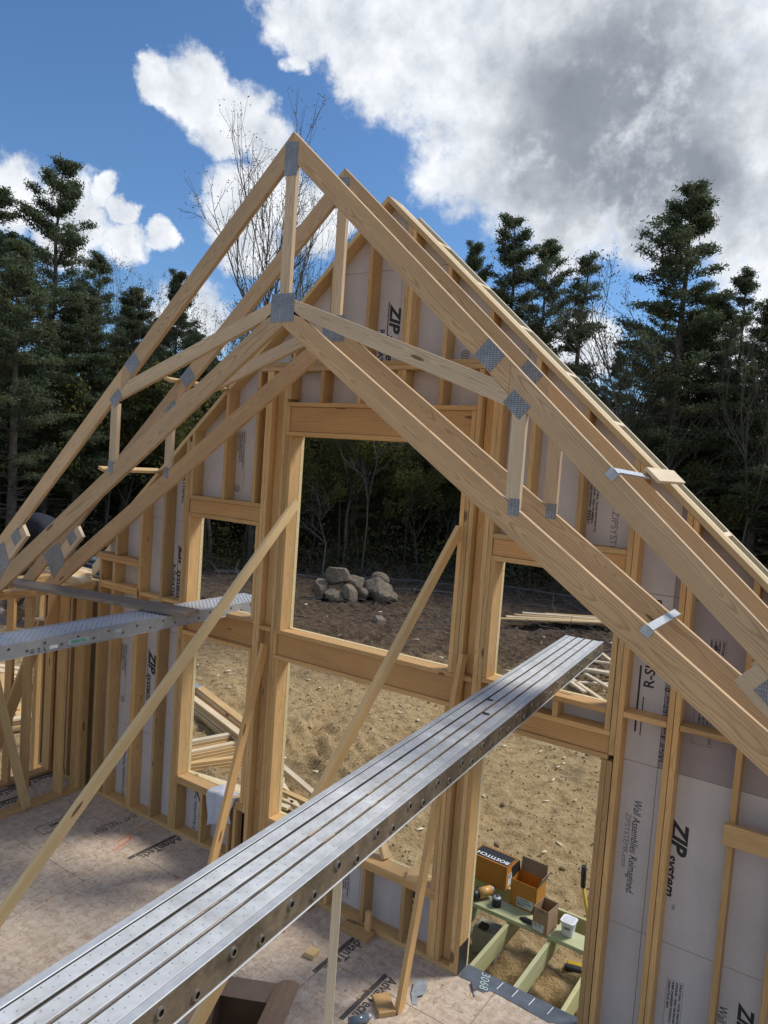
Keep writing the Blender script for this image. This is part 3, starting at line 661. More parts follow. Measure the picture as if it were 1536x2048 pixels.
# ------------------------------------------------------------------ partition wall on the left and the small wall behind it
lw = thing('partition_wall', 'framed side wall of evenly spaced tan studs meeting the gable wall at the left', 'wall', (-7.49, -2.6, 0))
def yboard(name, x0, x1, y0, y1, z0, z1, parent, mat=SPF): return box(name, (x0, y0, z0), (x1, y1, z1), mat, parent, grain='y')
yboard('bottom_plate', -7.565, -7.425, -5.5, -0.002, 0.0008, 0.0385, lw)
yboard('top_plate', -7.565, -7.425, -5.5, -0.002, 2.383, 2.42, lw); yboard('top_plate', -7.565, -7.425, -5.5, -0.36, 2.421, 2.459, lw)
yboard('top_plate', -7.565, -7.425, -0.34, -0.002, 2.421, 2.459, lw)
for y in (-0.025, -0.065, -0.105, -0.32, -0.73, -1.13, -1.54, -1.95, -2.35, -2.76, -3.17):
    box('stud', (-7.565, y - 0.019, 0.04), (-7.425, y + 0.019, 2.382), SPF, lw, grain='z')
ow = thing('outer_side_wall', 'low framed outer wall with open studs beyond the side partition, far left', 'wall', (-8.2, -1.5, 0))
yboard('bottom_plate', -8.24, -8.10, -4.5, -0.002, 0.0008, 0.0385, ow); yboard('top_plate', -8.24, -8.10, -4.5, -0.002, 2.383, 2.42, ow); yboard('top_plate', -8.24, -8.10, -4.5, -0.002, 2.421, 2.459, ow)
for y in (-0.04, -0.55, -0.96, -1.36, -1.77): box('stud', (-8.24, y - 0.019, 0.04), (-8.10, y + 0.019, 2.382), SPF, ow, grain='z')

# ------------------------------------------------------------------ roof trusses
def nail_plate(name, pts, y, parent, d=(1, 0)):
    return prism(name, pts, y - 0.0022, y, d, NAILPLATE, parent, 0)
def par(c, d, L, w):
    """rectangle centred on c, long side L along d"""
    dv = Vector((d[0], d[1])).normalized(); nv = Vector((-dv.y, dv.x)); c = Vector(c)
    return [tuple(c + dv * sx * L / 2 + nv * sz * w / 2) for sx, sz in ((-1, -1), (1, -1), (1, 1), (-1, 1))]
def make_truss(yf, label, dz_=0.0):
    t = thing('roof_truss', label, 'roof truss', (XC, yf + 0.019, 4.9), 'scissor roof trusses standing side by side')
    y0, y1 = yf, yf + T; S = 0.905; B = 0.684; Wb = 0.365
    for s in (-1, 1):
        X = lambda u: XC + s * u
        xe = 4.35
        prism('top_chord', [(X(0.0006), 6.36), (X(1.80), 6.36 - S * 1.80), (X(1.80), 6.17 - S * 1.80), (X(0.0006), 6.17)][::s], y0, y1, (s, -S), SYP, t)
        prism('top_chord', [(X(1.801), 6.36 - S * 1.801), (X(xe), 6.36 - S * xe), (X(xe), 6.17 - S * xe), (X(1.801), 6.17 - S * 1.801)][::s], y0, y1, (s, -S), SYP, t)
        prism('bottom_chord', [(X(0.0006), 5.18), (X(3.62), 5.18 - B * 3.62), (X(3.92), 2.46), (X(3.68), 2.46), (X(0.0006), 5.01)][::s], y0, y1, (s, -B), SYP, t)
        prism('web', [(X(0.055), 5.205), (X(1.70), 6.17 - S * 1.70 + 0.002 - 0.004), (X(1.87), 6.17 - S * 1.87 - 0.003), (X(1.87), 4.44), (X(0.055), 5.10)][::s], y0, y1, (s, -Wb), WEB, t)
        prism('web', [(X(1.835), 3.93), (X(1.925), 3.87), (X(1.925), 6.165 - S * 1.925), (X(1.875), 6.165 - S * 1.875), (X(1.872), 4.43), (X(1.835), 4.43)][::s], y0, y1, (0, 1), WEB, t)
        # heel: wedge block under the top chord
        prism('heel_block', [(X(3.24), 6.168 - S * 3.24), (X(3.144), 3.129), (X(3.62), 2.698), (X(3.62), 6.168 - S * 3.62)][::s], y0 - 0.0003, y1 - 0.0003, (s, -S), WEB, t)
        nail_plate('nail_plate', par((X(1.66), 4.765), (s, -S), 0.155, 0.135), y0, t, (1, 0))
        nail_plate('nail_plate', par((X(1.86), 4.475), (s, -S), 0.15, 0.10), y0, t, (1, 0))
        nail_plate('nail_plate', [(X(1.86), 3.83), (X(1.93), 3.83), (X(1.93), 3.93), (X(1.86), 3.93)][::s], y0, t)
        nail_plate('nail_plate', [(X(3.43), 2.83), (X(3.62), 2.62), (X(3.84), 2.86), (X(3.55), 3.03)][::s], y0 - 0.0009, t, (0, 1) if s < 0 else (1, 0))
        nail_plate('nail_plate', par((X(3.33), 3.10), (s, -S), 0.15, 0.12), y0 - 0.0006, t, (0, 1))
    prism('king_post', [(XC - 0.045, 5.16), (XC + 0.045, 5.16), (XC + 0.045, 6.125), (XC, 6.165), (XC - 0.045, 6.125)], y0, y1, (0, 1), WEB, t)
    nail_plate('nail_plate', [(XC - 0.065, 6.06), (XC + 0.055, 6.05), (XC + 0.055, 6.28), (XC - 0.065, 6.30)], y0, t)
    nail_plate('nail_plate', [(XC - 0.115, 5.035), (XC + 0.105, 5.035), (XC + 0.105, 5.235), (XC - 0.115, 5.24)], y0, t)
    t.location.z += dz_
    return t
make_truss(-1.21, 'nearest scissor roof truss of pale pine with grey nail plates, its peak highest in view')
make_truss(-0.61, 'second scissor roof truss of pale pine, standing between the nearest truss and the gable wall', -0.034)

# overhang ladder outside the gable
lad = thing('overhang_ladder', 'ladder of narrow rafters and short blocks overhanging outside the gable rake', 'roof overhang', (XC, 0.35, 6.2))
for s in (-1, 1):
    X = lambda u: XC + s * u
    for (ya, yb, dz_) in ((0.186, 0.224, 0.03), (0.50, 0.538, 0.045)):
        prism('fly_rafter', [(X(0.0006), 6.345 - dz_), (X(4.1), 6.345 - dz_ - 0.905 * 4.1), (X(4.1), 6.22 - dz_ - 0.905 * 4.1), (X(0.0006), 6.22 - dz_)][::s], ya, yb, (s, -0.905), BRIGHTW, lad)
    for u in np.arange(0.35, 4.0, 0.41):
        c = Vector((X(u), 0, 6.305 - 0.905 * u)); dn = Vector((-s * 0.671, 0, -0.741))
        c = c + dn * 0.047
        board('ladder_block', (c.x, 0.225, c.z), (c.x, 0.499, c.z), 0.086, 0.038, dn, BRIGHTW, lad)

# spacers nailed across the trusses and steel clips
def single(name, a, b, w, t, wd, mat, label, cat, group=None):
    o = board(name, a, b, w, t, wd, mat); return tag(o, label, cat, group)
single('spacer_board', (-6.38, -0.72, 3.825), (-6.38, 0.0, 3.825), 0.089, 0.03, (1, 0, -0.3), SPF_PALE, 'short pale spacer board bridging truss and gable rake, lower left', 'board')
single('spacer_board', (-5.45, -0.73, 4.70), (-5.45, 0.0, 4.70), 0.089, 0.03, (1, 0, -0.3), SPF_PALE, 'short spacer board on the gable rake just left of the collar plates', 'board')
single('spacer_board', (-1.13, -0.66, 4.125), (-1.13, 0.04, 4.125), 0.115, 0.022, (0.74, 0, -0.67), BRIGHTW, 'short bright spacer board lying across the right hand roof slope', 'board')
def clip(c, c2, d, label):
    t = thing('truss_clip', label, 'metal clip', c, 'galvanised clips tying the two trusses')
    dn = Vector((d[0], 0, d[1])).normalized(); up_ = Vector((-dn.z, 0, dn.x)) if dn.x > 0 else Vector((dn.z, 0, -dn.x))
    a = Vector(c) + up_ * 0.003; b = Vector(c2) + up_ * 0.003
    board('strap', a, b, 0.045, 0.002, dn, GALV, t, 0)
    board('flange', a + dn * 0.0235 + up_ * 0.005, b + dn * 0.0235 + up_ * 0.005, 0.012, 0.002, up_, GALV, t, 0)
    board('hook', a - up_ * 0.003 - Vector((0, 0.002, 0)), a - up_ * 0.055 - Vector((0, 0.002, 0)), 0.060, 0.002, dn, GALV, t, 0)
u = 2.465; clip((XC + u, -1.213, 6.36 - 0.905 * u), (XC + u + 0.02, -0.57, 6.36 - 0.905 * u - 0.018), (1, -0.905), 'galvanised clip joining the top chords of the two trusses on the right')
u = 2.72; clip((XC + u, -1.213, 5.18 - 0.684 * u), (XC + u + 0.0, -0.57, 5.18 - 0.684 * u), (1, -0.684), 'galvanised clip joining the sloping bottom chords of the two trusses')

# ------------------------------------------------------------------ braces
def brace(a, b, w, t, wd, mat, label): return single('brace', a, b, w, t, wd, mat, label, 'brace', None)
brace((-4.46, 0.02, 3.66), (-4.46, -3.62, 0.02), 0.089, 0.038, (0, 1, -1), SPF_PALE, 'long pale brace slanting down to the left from beside the middle window')
brace((-2.735, 0.0, 3.60), (-2.735, -3.56, 0.02), 0.089, 0.038, (0, 1, -1), SPF_PALE, 'long brace slanting from the right side of the middle window behind the big plank')
brace((-2.60, -0.625, 0.002), (-2.60, -0.03, 2.62), 0.089, 0.038, (0, 1, 0), SPF, 'steep brace leaning on the post left of the door, foot against a wood block')
brace((-4.71, -0.64, 0.002), (-4.71, -0.022, 2.28), 0.089, 0.038, (0, 1, 0), SPF, 'steep brace leaning on the post between left and middle windows')
brace((-1.700, -2.80, 0.002), (-1.700, -2.80, 2.44), 0.089, 0.038, (-0.58, 0.81, 0), BRIGHTW, 'upright whitish stick propping the big metal plank')
brace((-7.405, -0.74, 0.04), (-7.395, -1.16, 1.62), 0.089, 0.038, (0, 1, 0), SPF_PALE, 'short pale stick leaning on the first studs of the left partition')
brace((-7.95, -1.02, 0.04), (-7.95, -0.28, 1.95), 0.14, 0.038, (0, 1, 0), SPF, 'wide brown brace leaning in the narrow bay behind the left partition')
brace((-7.60, -0.52, 1.72), (-7.60, -0.27, 2.40), 0.14, 0.038, (0, 1, 0), SPF, 'short board leaning under the top plate behind the grey plank')
brace((-3.28, 0.14, 0.608), (-3.62, 0.30, 1.08), 0.089, 0.038, (0, 1, 0), SPF_PALE, 'short stick leaning outward on the knee wall sill under the big plank')

# ------------------------------------------------------------------ big aluminium plank
def plank(name, a, b, width, height, label, strips, tread, side_mat, deck_mat, flange_mat):
    a = Vector(a); b = Vector(b); x, y, z = frame_from(b - a, (0, 0, 1)); L = (b - a).length
    t = bpy.data.objects.new(name, None); COL.objects.link(t); t.matrix_basis = mat_axes(a, x, y, z); tag(t, label, 'scaffold plank')
    M = lambda p: a + x * p[0] + y * p[1] + z * p[2]
    def bx(nm, u0, u1, v0, v1, w0, w1, mat, bev=0.0015):
        c = M(((u0 + u1) / 2, (v0 + v1) / 2, (w0 + w1) / 2)); return link(nm, box_mesh(u1 - u0, v1 - v0, w1 - w0, bev, mat), None, t, mat_axes(c, x, y, z))
    hw = width / 2; fl = 0.032
    for s in (-1, 1):
        v = s * hw
        bx('side_rail', 0, L, min(v, v - s * 0.004), max(v, v - s * 0.004), -height, -0.004, side_mat, 0)
        bx('top_flange', 0, L, min(v, v - s * fl), max(v, v - s * fl), -0.0035, 0.002, flange_mat)
        bx('bottom_flange', 0, L, min(v, v - s * fl) - (0.006 if s < 0 else 0), max(v, v - s * fl) + (0.006 if s > 0 else 0), -height - 0.005, -height, flange_mat)
    inner = hw - fl - 0.005; gap = 0.017 if strips > 1 else 0; sw = (2 * inner - gap * (strips - 1)) / strips
    for k in range(strips):
        v0 = -inner + k * (sw + gap)
        bx('deck_strip', 0.004, L - 0.004, v0, v0 + sw, -0.008, -0.001, deck_mat)
        if strips > 1 and k < strips - 1: bx('deck_groove', 0.004, L - 0.004, v0 + sw, v0 + sw + gap, -0.016, -0.012, GROOVE, 0)
    if strips > 1:
        for s in (-1, 1): bx('deck_groove', 0.004, L - 0.004, min(s * inner, s * (hw - fl)) - 0.002, max(s * inner, s * (hw - fl)) + 0.002, -0.016, -0.012, GROOVE, 0)
    return t, M, (x, y, z), L
P1a = Vector((-1.585, -5.05, 2.565)); P1b = Vector((-2.165, 1.60, 2.565))
p1, M1, ax1, L1 = plank('scaffold_plank', P1a, P1b, 0.355, 0.105, 'big silver aluminium plank with grooved deck running out over the door from the lower left', 4, False, RAILM, DECKM, FLANGE)
rv = None
u = 0.55; k = 0
while u < L1 - 0.1:
    for du, w in ((0.0, -0.034), (0.145, -0.074)):
        if u + du > L1 - 0.05: continue
        c = M1((u + du, -0.1775, w)); e = M1((u + du, -0.184, w))
        bm = bmesh.new()
        if rv is None:
            bmesh.ops.create_cone(bm, cap_ends=False, segments=14, radius1=0.0125, radius2=0.011, depth=0.007)
            bmesh.ops.create_circle(bm, cap_ends=False, segments=14, radius=0.011, matrix=Matrix.Translation((0, 0, 0.0035)))
            r2 = bmesh.ops.create_cone(bm, cap_ends=True, segments=14, radius1=0.0075, radius2=0.0075, depth=0.002, matrix=Matrix.Translation((0, 0, -0.002)))
            for f_ in bm.faces:
                if all(v_.co.xy.length < 0.008 for v_ in f_.verts): f_.material_index = 1
            # flat rim
            n = 14
            ro = [bm.verts.new((0.011 * math.cos(2 * math.pi * q / n), 0.011 * math.sin(2 * math.pi * q / n), 0.0035)) for q in range(n)]
            ri = [bm.verts.new((0.007 * math.cos(2 * math.pi * q / n), 0.007 * math.sin(2 * math.pi * q / n), 0.0035)) for q in range(n)]
            for q in range(n): bm.faces.new((ro[q], ro[(q + 1) % n], ri[(q + 1) % n], ri[q]))
            rv = bpy.data.meshes.new('rivet'); bm.to_mesh(rv); rv.materials.append(RIVET); rv.materials.append(BLACK)
        bm.free()
        zz = -ax1[1]; rr__ = link('rivet', rv, None, p1, mat_axes((c + e) / 2, ax1[0], zz.cross(ax1[0]), zz)); rr__.scale = (1.45, 1.45, 1.3)
    u += 0.305; k += 1
for (px, py) in ((4.30, 0.045), (4.02, -0.035)):      # two dark chips lying on the deck
    c = M1((px, py, 0.001)); me = mesh_np('chip', [(-0.03, -0.01, 0), (0.0, -0.018, 0), (0.03, -0.004, 0), (0.012, 0.016, 0), (-0.022, 0.012, 0.003)], [(0, 1, 2), (0, 2, 3), (0, 3, 4)], BLACK)
    tag(link('bark_chip', me, None, None, Matrix.Translation(c + Vector((0, 0, 0.002)))), 'small dark bark chip on the big plank, %s' % ('farther of the two' if px > 4.2 else 'nearer of the two'), 'debris', 'dark chips on the plank')
# smaller ladder plank on the left, with embossed tread
PLa = Vector((-5.33, -3.2, 2.555)); PLb = Vector((-5.46, 0.62, 2.555))
p2, M2, ax2, L2 = plank('scaffold_plank', PLa, PLb, 0.36, 0.105, 'narrow aluminium plank with embossed tread and green sticker, passing through the left window', 1, True, ALU, TREAD, ALU)
for q, u in enumerate(np.arange(0.35, L2 - 0.1, 0.145)):
    w = -0.032 if q % 2 == 0 else -0.070; c = M2((u, -0.181, w)); zz = -ax2[1]
    link('rivet', rv, None, p2, mat_axes(c, ax2[0], zz.cross(ax2[0]), zz))
def sticker(P, M, ax, u0, u1, w0, w1, mat, yv=-0.1815):
    c = M(((u0 + u1) / 2, yv, (w0 + w1) / 2)); return link('sticker', box_mesh(u1 - u0, 0.001, w1 - w0, 0, mat), None, P, mat_axes(c, *ax))
TEAL = plain('teal_print', (0.05, 0.28, 0.24), 0.5)
PALE = plain('pale_sticker', (0.42, 0.52, 0.48), 0.5)
# place the sticker where the frame shows it (y about -1.6)
us = 1.42
sticker(p2, M2, ax2, us, us + 0.19, -0.085, -0.045, PALE)
lettering('GREEN BULL', 0.034, M2((us + 0.024, -0.1825, -0.078)), ax2[0], ax2[2], TEAL, p2, bold=0.0012, sx=0.78)
sticker(p2, M2, ax2, us - 0.16, us - 0.09, -0.090, -0.062, WHITEP); sticker(p2, M2, ax2, us + 0.44, us + 0.51, -0.06, -0.03, PALE)
lettering('G  T  L', 0.045, M2((us - 0.32, -0.1825, -0.095)), ax2[0], ax2[2], INK, p2)
# weathered board resting on the partition's top plate and the small plank
gb = board('weathered_board', (-7.62, -1.16, 2.600), (-5.10, -0.60, 2.585), 0.235, 0.040, (0.2, -1, 0), GREYW, None, 0.003)
tag(gb, 'grey weathered board lying across the narrow plank and the left wall top', 'board')

# ------------------------------------------------------------------ printing on the floor (flat ink)
FD = ((0, -1, 0), (1, 0, 0))
def floor_text(t, size, x, y, mat=INKF, **kw): return lettering(t, size, (x, y, 0.0006), FD[0], FD[1], mat, floor, depth=0.0003, **kw)
def advan(x, y):
    floor_text('AdvanTech.', 0.125, x, y, bold=0.003, sx=0.86)
    box('printed_bar', (x - 0.052, y - 0.60, 0.0004), (x - 0.012, y + 0.0, 0.0010), INKF, floor, 0)
for (x, y) in ((-2.86, -0.36), (-3.33, -0.10), (-5.77, -0.02), (-8.0, -0.35), (-7.75, -0.60), (-2.3, -3.3), (-4.7, -1.2), (-8.05, 0.02)): advan(x, y)
floor_text('FLAT OUT BEST', 0.095, -6.49, -0.02, sx=0.8, bold=0.001); floor_text('SUBFLOORING', 0.04, -6.53, -0.25, sx=0.9)
floor_text('LIFETIME', 0.085, -6.955, -0.47, sx=0.9, bold=0.002); floor_text('GUARANTEE', 0.035, -6.87, -0.52)
for (a, b, c_, d_) in ((-7.00, -0.90, -6.99, -0.42), (-6.82, -0.90, -6.81, -0.42), (-7.00, -0.90, -6.81, -0.895), (-7.00, -0.425, -6.81, -0.42)): box('printed_frame', (a, b, 0.0004), (c_, d_, 0.001), INKF, floor, 0)
for q in range(26):     # rows of tiny stamped figures along the panel joints
    floor_text(random.choice(('16 24', '12 16', 'o', 'o  o', '24')), 0.035, random.choice((-2.95, -3.2, -5.9, -4.6, -6.2)) + random.uniform(-.1, .1), random.uniform(-3.0, -0.3))
# orange marker arrow
ORM = plain('orange_marker', (0.75, 0.14, 0.04), 0.6)
for a, b in (((-6.02, -0.62), (-6.10, -0.36)), ((-6.10, -0.36), (-6.18, -0.33)), ((-6.18, -0.33), (-6.13, -0.52)), ((-6.20, -0.20), (-6.23, -0.08))):
    board('marker_stroke', (a[0], a[1], 0.001), (b[0], b[1], 0.001), 0.014, 0.0006, (1, 0.2, 0), ORM, floor, 0)

# ------------------------------------------------------------------ deck frame outside the door
dk = thing('deck_frame', 'pale green treated deck frame with open joists outside the door', 'deck', (-2.1, 0.9, -0.05))
def dbox(nm, a, b, g): return box(nm, a, b, PT, dk, 0.003, g)
for x in (-2.86, -2.460, -2.062, -1.662, -1.26): dbox('joist', (x, 0.20, -0.235), (x + 0.036, 1.50, -0.052), 'y')
dbox('ledger', (-3.1, 0.184, -0.23), (-0.9, 0.199, -0.045), 'x'); dbox('outer_rim', (-3.2, 1.502, -0.235), (-0.9, 1.54, -0.048), 'x')
dbox('flat_board', (-3.0, 1.00, -0.0505), (-0.9, 1.215, -0.012), 'x')
box('pier', (-2.80, 1.02, -1.2), (-2.56, 1.22, -0.25), CONC, dk, 0.01, 'z'); box('post_base', (-2.74, 1.01, -0.236), (-2.66, 1.08, -0.20), BLACK, dk)
box('far_pier', (-1.7, 1.35, -0.9), (-1.55, 1.49, -0.237), PT, dk, 0.004, 'z')

# membrane at the door threshold
mb = thing('threshold_membrane', 'dark grey flashing strip across the door threshold with white marks', 'flashing', (-1.95, 0.05, 0.002))
bm = bmesh.new(); n = 24; rows = [[], []]
for i in range(n + 1):
    t = i / n; x = -2.435 + t * 0.975
    yi = 0.0 + 0.05 * math.sin(t * 5) * 0.3 - (0.055 if 0.13 < t < 0.26 else 0) + (0.03 if t > 0.8 else 0)
    rows[0].append(bm.verts.new((x, yi, 0.0022 + random.uniform(0, 0.003)))); rows[1].append(bm.verts.new((x, 0.178, 0.003 + random.uniform(0, 0.003))))
r2 = [bm.verts.new((v.co.x, 0.186, -0.16)) for v in rows[1]]
for i in range(n):
    bm.faces.new((rows[0][i], rows[0][i + 1], rows[1][i + 1], rows[1][i])); bm.faces.new((rows[1][i], rows[1][i + 1], r2[i + 1], r2[i]))
me = bpy.data.meshes.new('membrane'); bm.to_mesh(me); bm.free(); link('strip', me, MEMBR, mb)
for q, x in enumerate((-2.12, -1.99, -1.85, -1.70)): board('white_mark', (x, 0.06, 0.0062), (x + 0.01, 0.16, 0.0066), 0.006, 0.0005, (1, 0, 0), WHITEP, mb, 0)
lettering('3068', 0.10, (-2.30, 0.165, 0.0068), (0.35, -1, 0), (1, 0.35, 0), PALE, mb, shear=0.2)
fl = board('corner_flashing', (-2.4385, 0.075, 0.004), (-2.4385, 0.075, 0.245), 0.15, 0.003, (0, 1, 0), BLACK, None, 0)
tag(fl, 'black flashing square folded up the post at the left of the door', 'flashing')

# ------------------------------------------------------------------ cartons and tools on the deck board
def carton(name, label, x, y, z, w, d, h, rz, mat, flaps, open_=True, inner=CARD_IN, tilt=0.0):
    t = thing(name, label, 'box', (x, y, z), None, rz)
    t.rotation_euler.x = tilt
    R = wm(t)
    P = lambda p: R @ Vector(p)
    def wall(nm, pts, m=mat):
        bm = bmesh.new(); vs = [bm.verts.new(p) for p in pts]; bm.faces.new(vs); nrm = (vs[1].co - vs[0].co).cross(vs[-1].co - vs[0].co).normalized()
        r = bmesh.ops.extrude_face_region(bm, geom=list(bm.faces)); ev = [v for v in r['geom'] if isinstance(v, bmesh.types.BMVert)]
        bmesh.ops.translate(bm, vec=-nrm * 0.004, verts=ev); bmesh.ops.recalc_face_normals(bm, faces=bm.faces)
        me = bpy.data.meshes.new(nm); bm.to_mesh(me); bm.free(); o = bpy.data.objects.new(nm, me); me.materials.append(m); COL.objects.link(o); o.parent = t; return o
    hw, hd = w / 2, d / 2
    wall('front', [(-hw, -hd, 0), (hw, -hd, 0), (hw, -hd, h), (-hw, -hd, h)]); wall('back', [(hw, hd, 0), (-hw, hd, 0), (-hw, hd, h), (hw, hd, h)])
    wall('side', [(hw, -hd, 0), (hw, hd, 0), (hw, hd, h), (hw, -hd, h)]); wall('side', [(-hw, hd, 0), (-hw, -hd, 0), (-hw, -hd, h), (-hw, hd, h)])
    wall('bottom', [(-hw, hd, 0.002), (hw, hd, 0.002), (hw, -hd, 0.002), (-hw, -hd, 0.002)])
    if not open_: wall('lid', [(-hw, -hd, h), (hw, -hd, h), (hw, hd, h), (-hw, hd, h)])
    for (side, ang, ln) in flaps:
        c_, s_ = math.cos(ang) * ln, math.sin(ang) * ln
        e = {'back': [(-hw, hd, h), (hw, hd, h), (hw, hd + c_, h + s_), (-hw, hd + c_, h + s_)], 'front': [(hw, -hd, h), (-hw, -hd, h), (-hw, -hd - c_, h + s_), (hw, -hd - c_, h + s_)],
             'right': [(hw, hd, h), (hw, -hd, h), (hw + c_, -hd, h + s_), (hw + c_, hd, h + s_)], 'left': [(-hw, -hd, h), (-hw, hd, h), (-hw - c_, hd, h + s_), (-hw - c_, -hd, h + s_)]}[side]
        wall('flap', e, inner)
    def lab(x0, x1, z0, z1, txt, face='front', m=PAPERL, tm=INK, sz=0.02):
        if face == 'front': o_ = Vector((x0, -hd - 0.001, z0)); X, Y = Vector((1, 0, 0)), Vector((0, 0, 1))
        elif face == 'side': o_ = Vector((hw + 0.001, x0, z0)); X, Y = Vector((0, 1, 0)), Vector((0, 0, 1))
        else: o_ = Vector((x1, z1, h + 0.001)); X, Y = Vector((-1, 0, 0)), Vector((0, -1, 0))
        Z = X.cross(Y); c = o_ + X * (x1 - x0) / 2 + Y * (z1 - z0) / 2
        link('label', box_mesh(x1 - x0, z1 - z0, 0.001, 0, m), None, t, R @ mat_axes(c, X, Y, Z))
        for q, s in enumerate(txt): 
            oo = o_ + X * 0.006 + Y * ((z1 - z0) - sz * 1.05 * (q + 1)) + Z * 0.0012
            M_ = R @ mat_axes(oo, X, Y, Z); lettering(s, sz, M_.translation, M_.col[0].xyz, M_.col[1].xyz, tm, t, bold=sz * 0.02, depth=0.0002)
    return t, lab
DKZ = -0.011
c1, lab = carton('nail_carton', 'closed orange carton with black printed top and white lettering, back left of deck', -2.87, 1.57, -0.05, 0.40, 0.24, 0.24, -0.05, ORANGE, [], False)
lab(-0.19, 0.19, -0.10, 0.10, ['BOSTITCH'], 'top', BLACK, WHITEP, 0.075); lab(-0.08, 0.08, 0.03, 0.15, ['21 RHF', 'NAILS'], 'side')
c2, lab = carton('nail_carton', 'tall open orange carton with raised flaps standing on the deck board', -2.40, 1.32, DKZ, 0.265, 0.21, 0.25, -0.04, ORANGE, [('back', 1.45, 0.13), ('right', 1.2, 0.11)], True)
lab(-0.06, 0.11, 0.015, 0.105, ['21 PLASTIC', 'RING SHANK', 'BRIGHT'], 'front', PAPERL, INK, 0.024)
bx = board('flap', c2.matrix_basis @ Vector((-0.131, 0.0, 0.25)), c2.matrix_basis @ Vector((-0.145, 0.0, 0.345)), 0.19, 0.004, (0, 1, 0), BLACK, c2, 0)
Mq = c2.matrix_basis; lettering('BOSTITCH', 0.034, Mq @ Vector((-0.136, -0.085, 0.28)), (0, 1, 0), (0, 0, 1), WHITEP, c2, bold=0.0006)
c3, lab = carton('nail_carton', 'smaller open brown carton at the front edge of the deck board', -2.125, 1.075, DKZ, 0.145, 0.20, 0.225, -0.12, CARD, [('left', -1.3, 0.10)], True)
lab(-0.068, 0.04, 0.012, 0.085, ['COIL NAILS', '2-3/8 x .113'], 'front', PAPERL, INK, 0.016); lab(-0.03, 0.05, 0.185, 0.215, ['BOSTITCH'], 'front', CARD_IN, INK, 0.012)
tb = thing('plastic_tub', 'small translucent square tub on the deck board beside the brown carton', 'tub', (-1.925, 1.135, DKZ))
def frustum(nm, hw0, hw1, z0, z1, mat, parent, cap=True):
    bm = bmesh.new(); a = [bm.verts.new((sx * hw0, sy_ * hw0, z0)) for sx, sy_ in ((-1, -1), (1, -1), (1, 1), (-1, 1))]; b = [bm.verts.new((sx * hw1, sy_ * hw1, z1)) for sx, sy_ in ((-1, -1), (1, -1), (1, 1), (-1, 1))]
    for i in range(4): j = (i + 1) % 4; bm.faces.new((a[i], a[j], b[j], b[i]))
    bm.faces.new(a[::-1])
    if cap: bm.faces.new(b)
    bmesh.ops.bevel(bm, geom=[e for e in bm.edges if abs(e.verts[0].co.z - e.verts[1].co.z) > 0.001], offset=0.012, segments=3, affect='EDGES')
    me = bpy.data.meshes.new(nm); bm.to_mesh(me); bm.free(); return link(nm, me, mat, parent, wm(parent))
frustum('tub_body', 0.045, 0.058, 0, 0.125, CLEAR, tb); frustum('lid', 0.064, 0.066, 0.1255, 0.138, WHITEP, tb); frustum('lid_recess', 0.050, 0.050, 0.1385, 0.1395, CLEAR, tb)
link('label', box_mesh(0.07, 0.001, 0.07, 0, PAPERL), None, tb, wm(tb) @ Matrix.Translation((0, -0.0535, 0.06)) @ Matrix.Rotation(-0.10, 4, 'X'))
lettering('GRK', 0.03, wm(tb) @ Vector((-0.028, -0.0565, 0.07)), (1, 0, 0), (0, 0, 1), INK, tb, bold=0.0005)
cn = thing('nail_coil_can', 'round black can with silver top left of the tall orange carton', 'can', (-2.615, 1.105, DKZ))
cyl('can_body', (-2.615, 1.105, DKZ), (-2.615, 1.105, DKZ + 0.075), 0.042, BLACK, cn, 24); cyl('can_top', (-2.615, 1.105, DKZ + 0.0755), (-2.615, 1.105, DKZ + 0.092), 0.046, GALV, cn, 24, 0.030); cyl('hub', (-2.615, 1.105, DKZ + 0.0925), (-2.615, 1.105, DKZ + 0.10), 0.012, BLACK, cn, 12)
ng = thing('nail_gun', 'orange and black nail gun lying on the deck board by the post', 'tool', (-2.76, 1.12, DKZ))
WT = plain('tool_orange_body', (0.62, 0.33, 0.10), 0.4)
cyl('motor', (-2.80, 1.08, 0.045), (-2.72, 1.20, 0.060), 0.050, WT, ng, 18, 0.042); cyl('cap', (-2.72, 1.201, 0.060), (-2.708, 1.22, 0.062), 0.036, GALV, ng, 18, 0.024)
cyl('nose', (-2.845, 1.02, 0.035), (-2.802, 1.078, 0.044), 0.040, BLACK, ng, 14, 0.046); cyl('handle', (-2.76, 1.12, 0.03), (-2.86, 1.20, 0.018), 0.024, BLACK, ng, 12); cyl('magazine', (-2.85, 1.00, 0.02), (-2.93, 1.17, 0.015), 0.020, BLACK, ng, 10)
pad = mesh_np('pad', [(-0.05, -0.01, 0), (0, -0.035, 0), (0.07, -0.03, 0), (0.06, 0.03, 0.01), (-0.01, 0.035, 0.012), (-0.05, 0.01, 0.008), (-0.05, -0.01, 0.012), (0, -0.035, 0.012), (0.07, -0.03, 0.012)], [(6, 7, 4), (6, 4, 5), (7, 8, 3), (7, 3, 4), (0, 1, 7), (0, 7, 6), (1, 2, 8), (1, 8, 7)], BLACK)
tag(link('black_pouch', pad, None, None, Matrix.Translation((-2.31, 1.07, DKZ + 0.001))), 'flat black pouch on the deck board between the cartons', 'pouch')
lv = thing('yellow_pole', 'yellow pole with black grip leaning outside the right door jamb', 'pole', (-1.565, 0.30, 0))
cyl('shaft', (-1.30, 0.55, -0.55), (-1.572, 0.24, 0.98), 0.013, YEL, lv, 12); cyl('grip', (-1.572, 0.24, 0.981), (-1.568, 0.205, 1.16), 0.019, BLACK, lv, 12)
br = thing('push_broom_head', 'black and yellow brush head on the dirt between deck joists', 'brush', (-1.92, 1.42, -0.55))
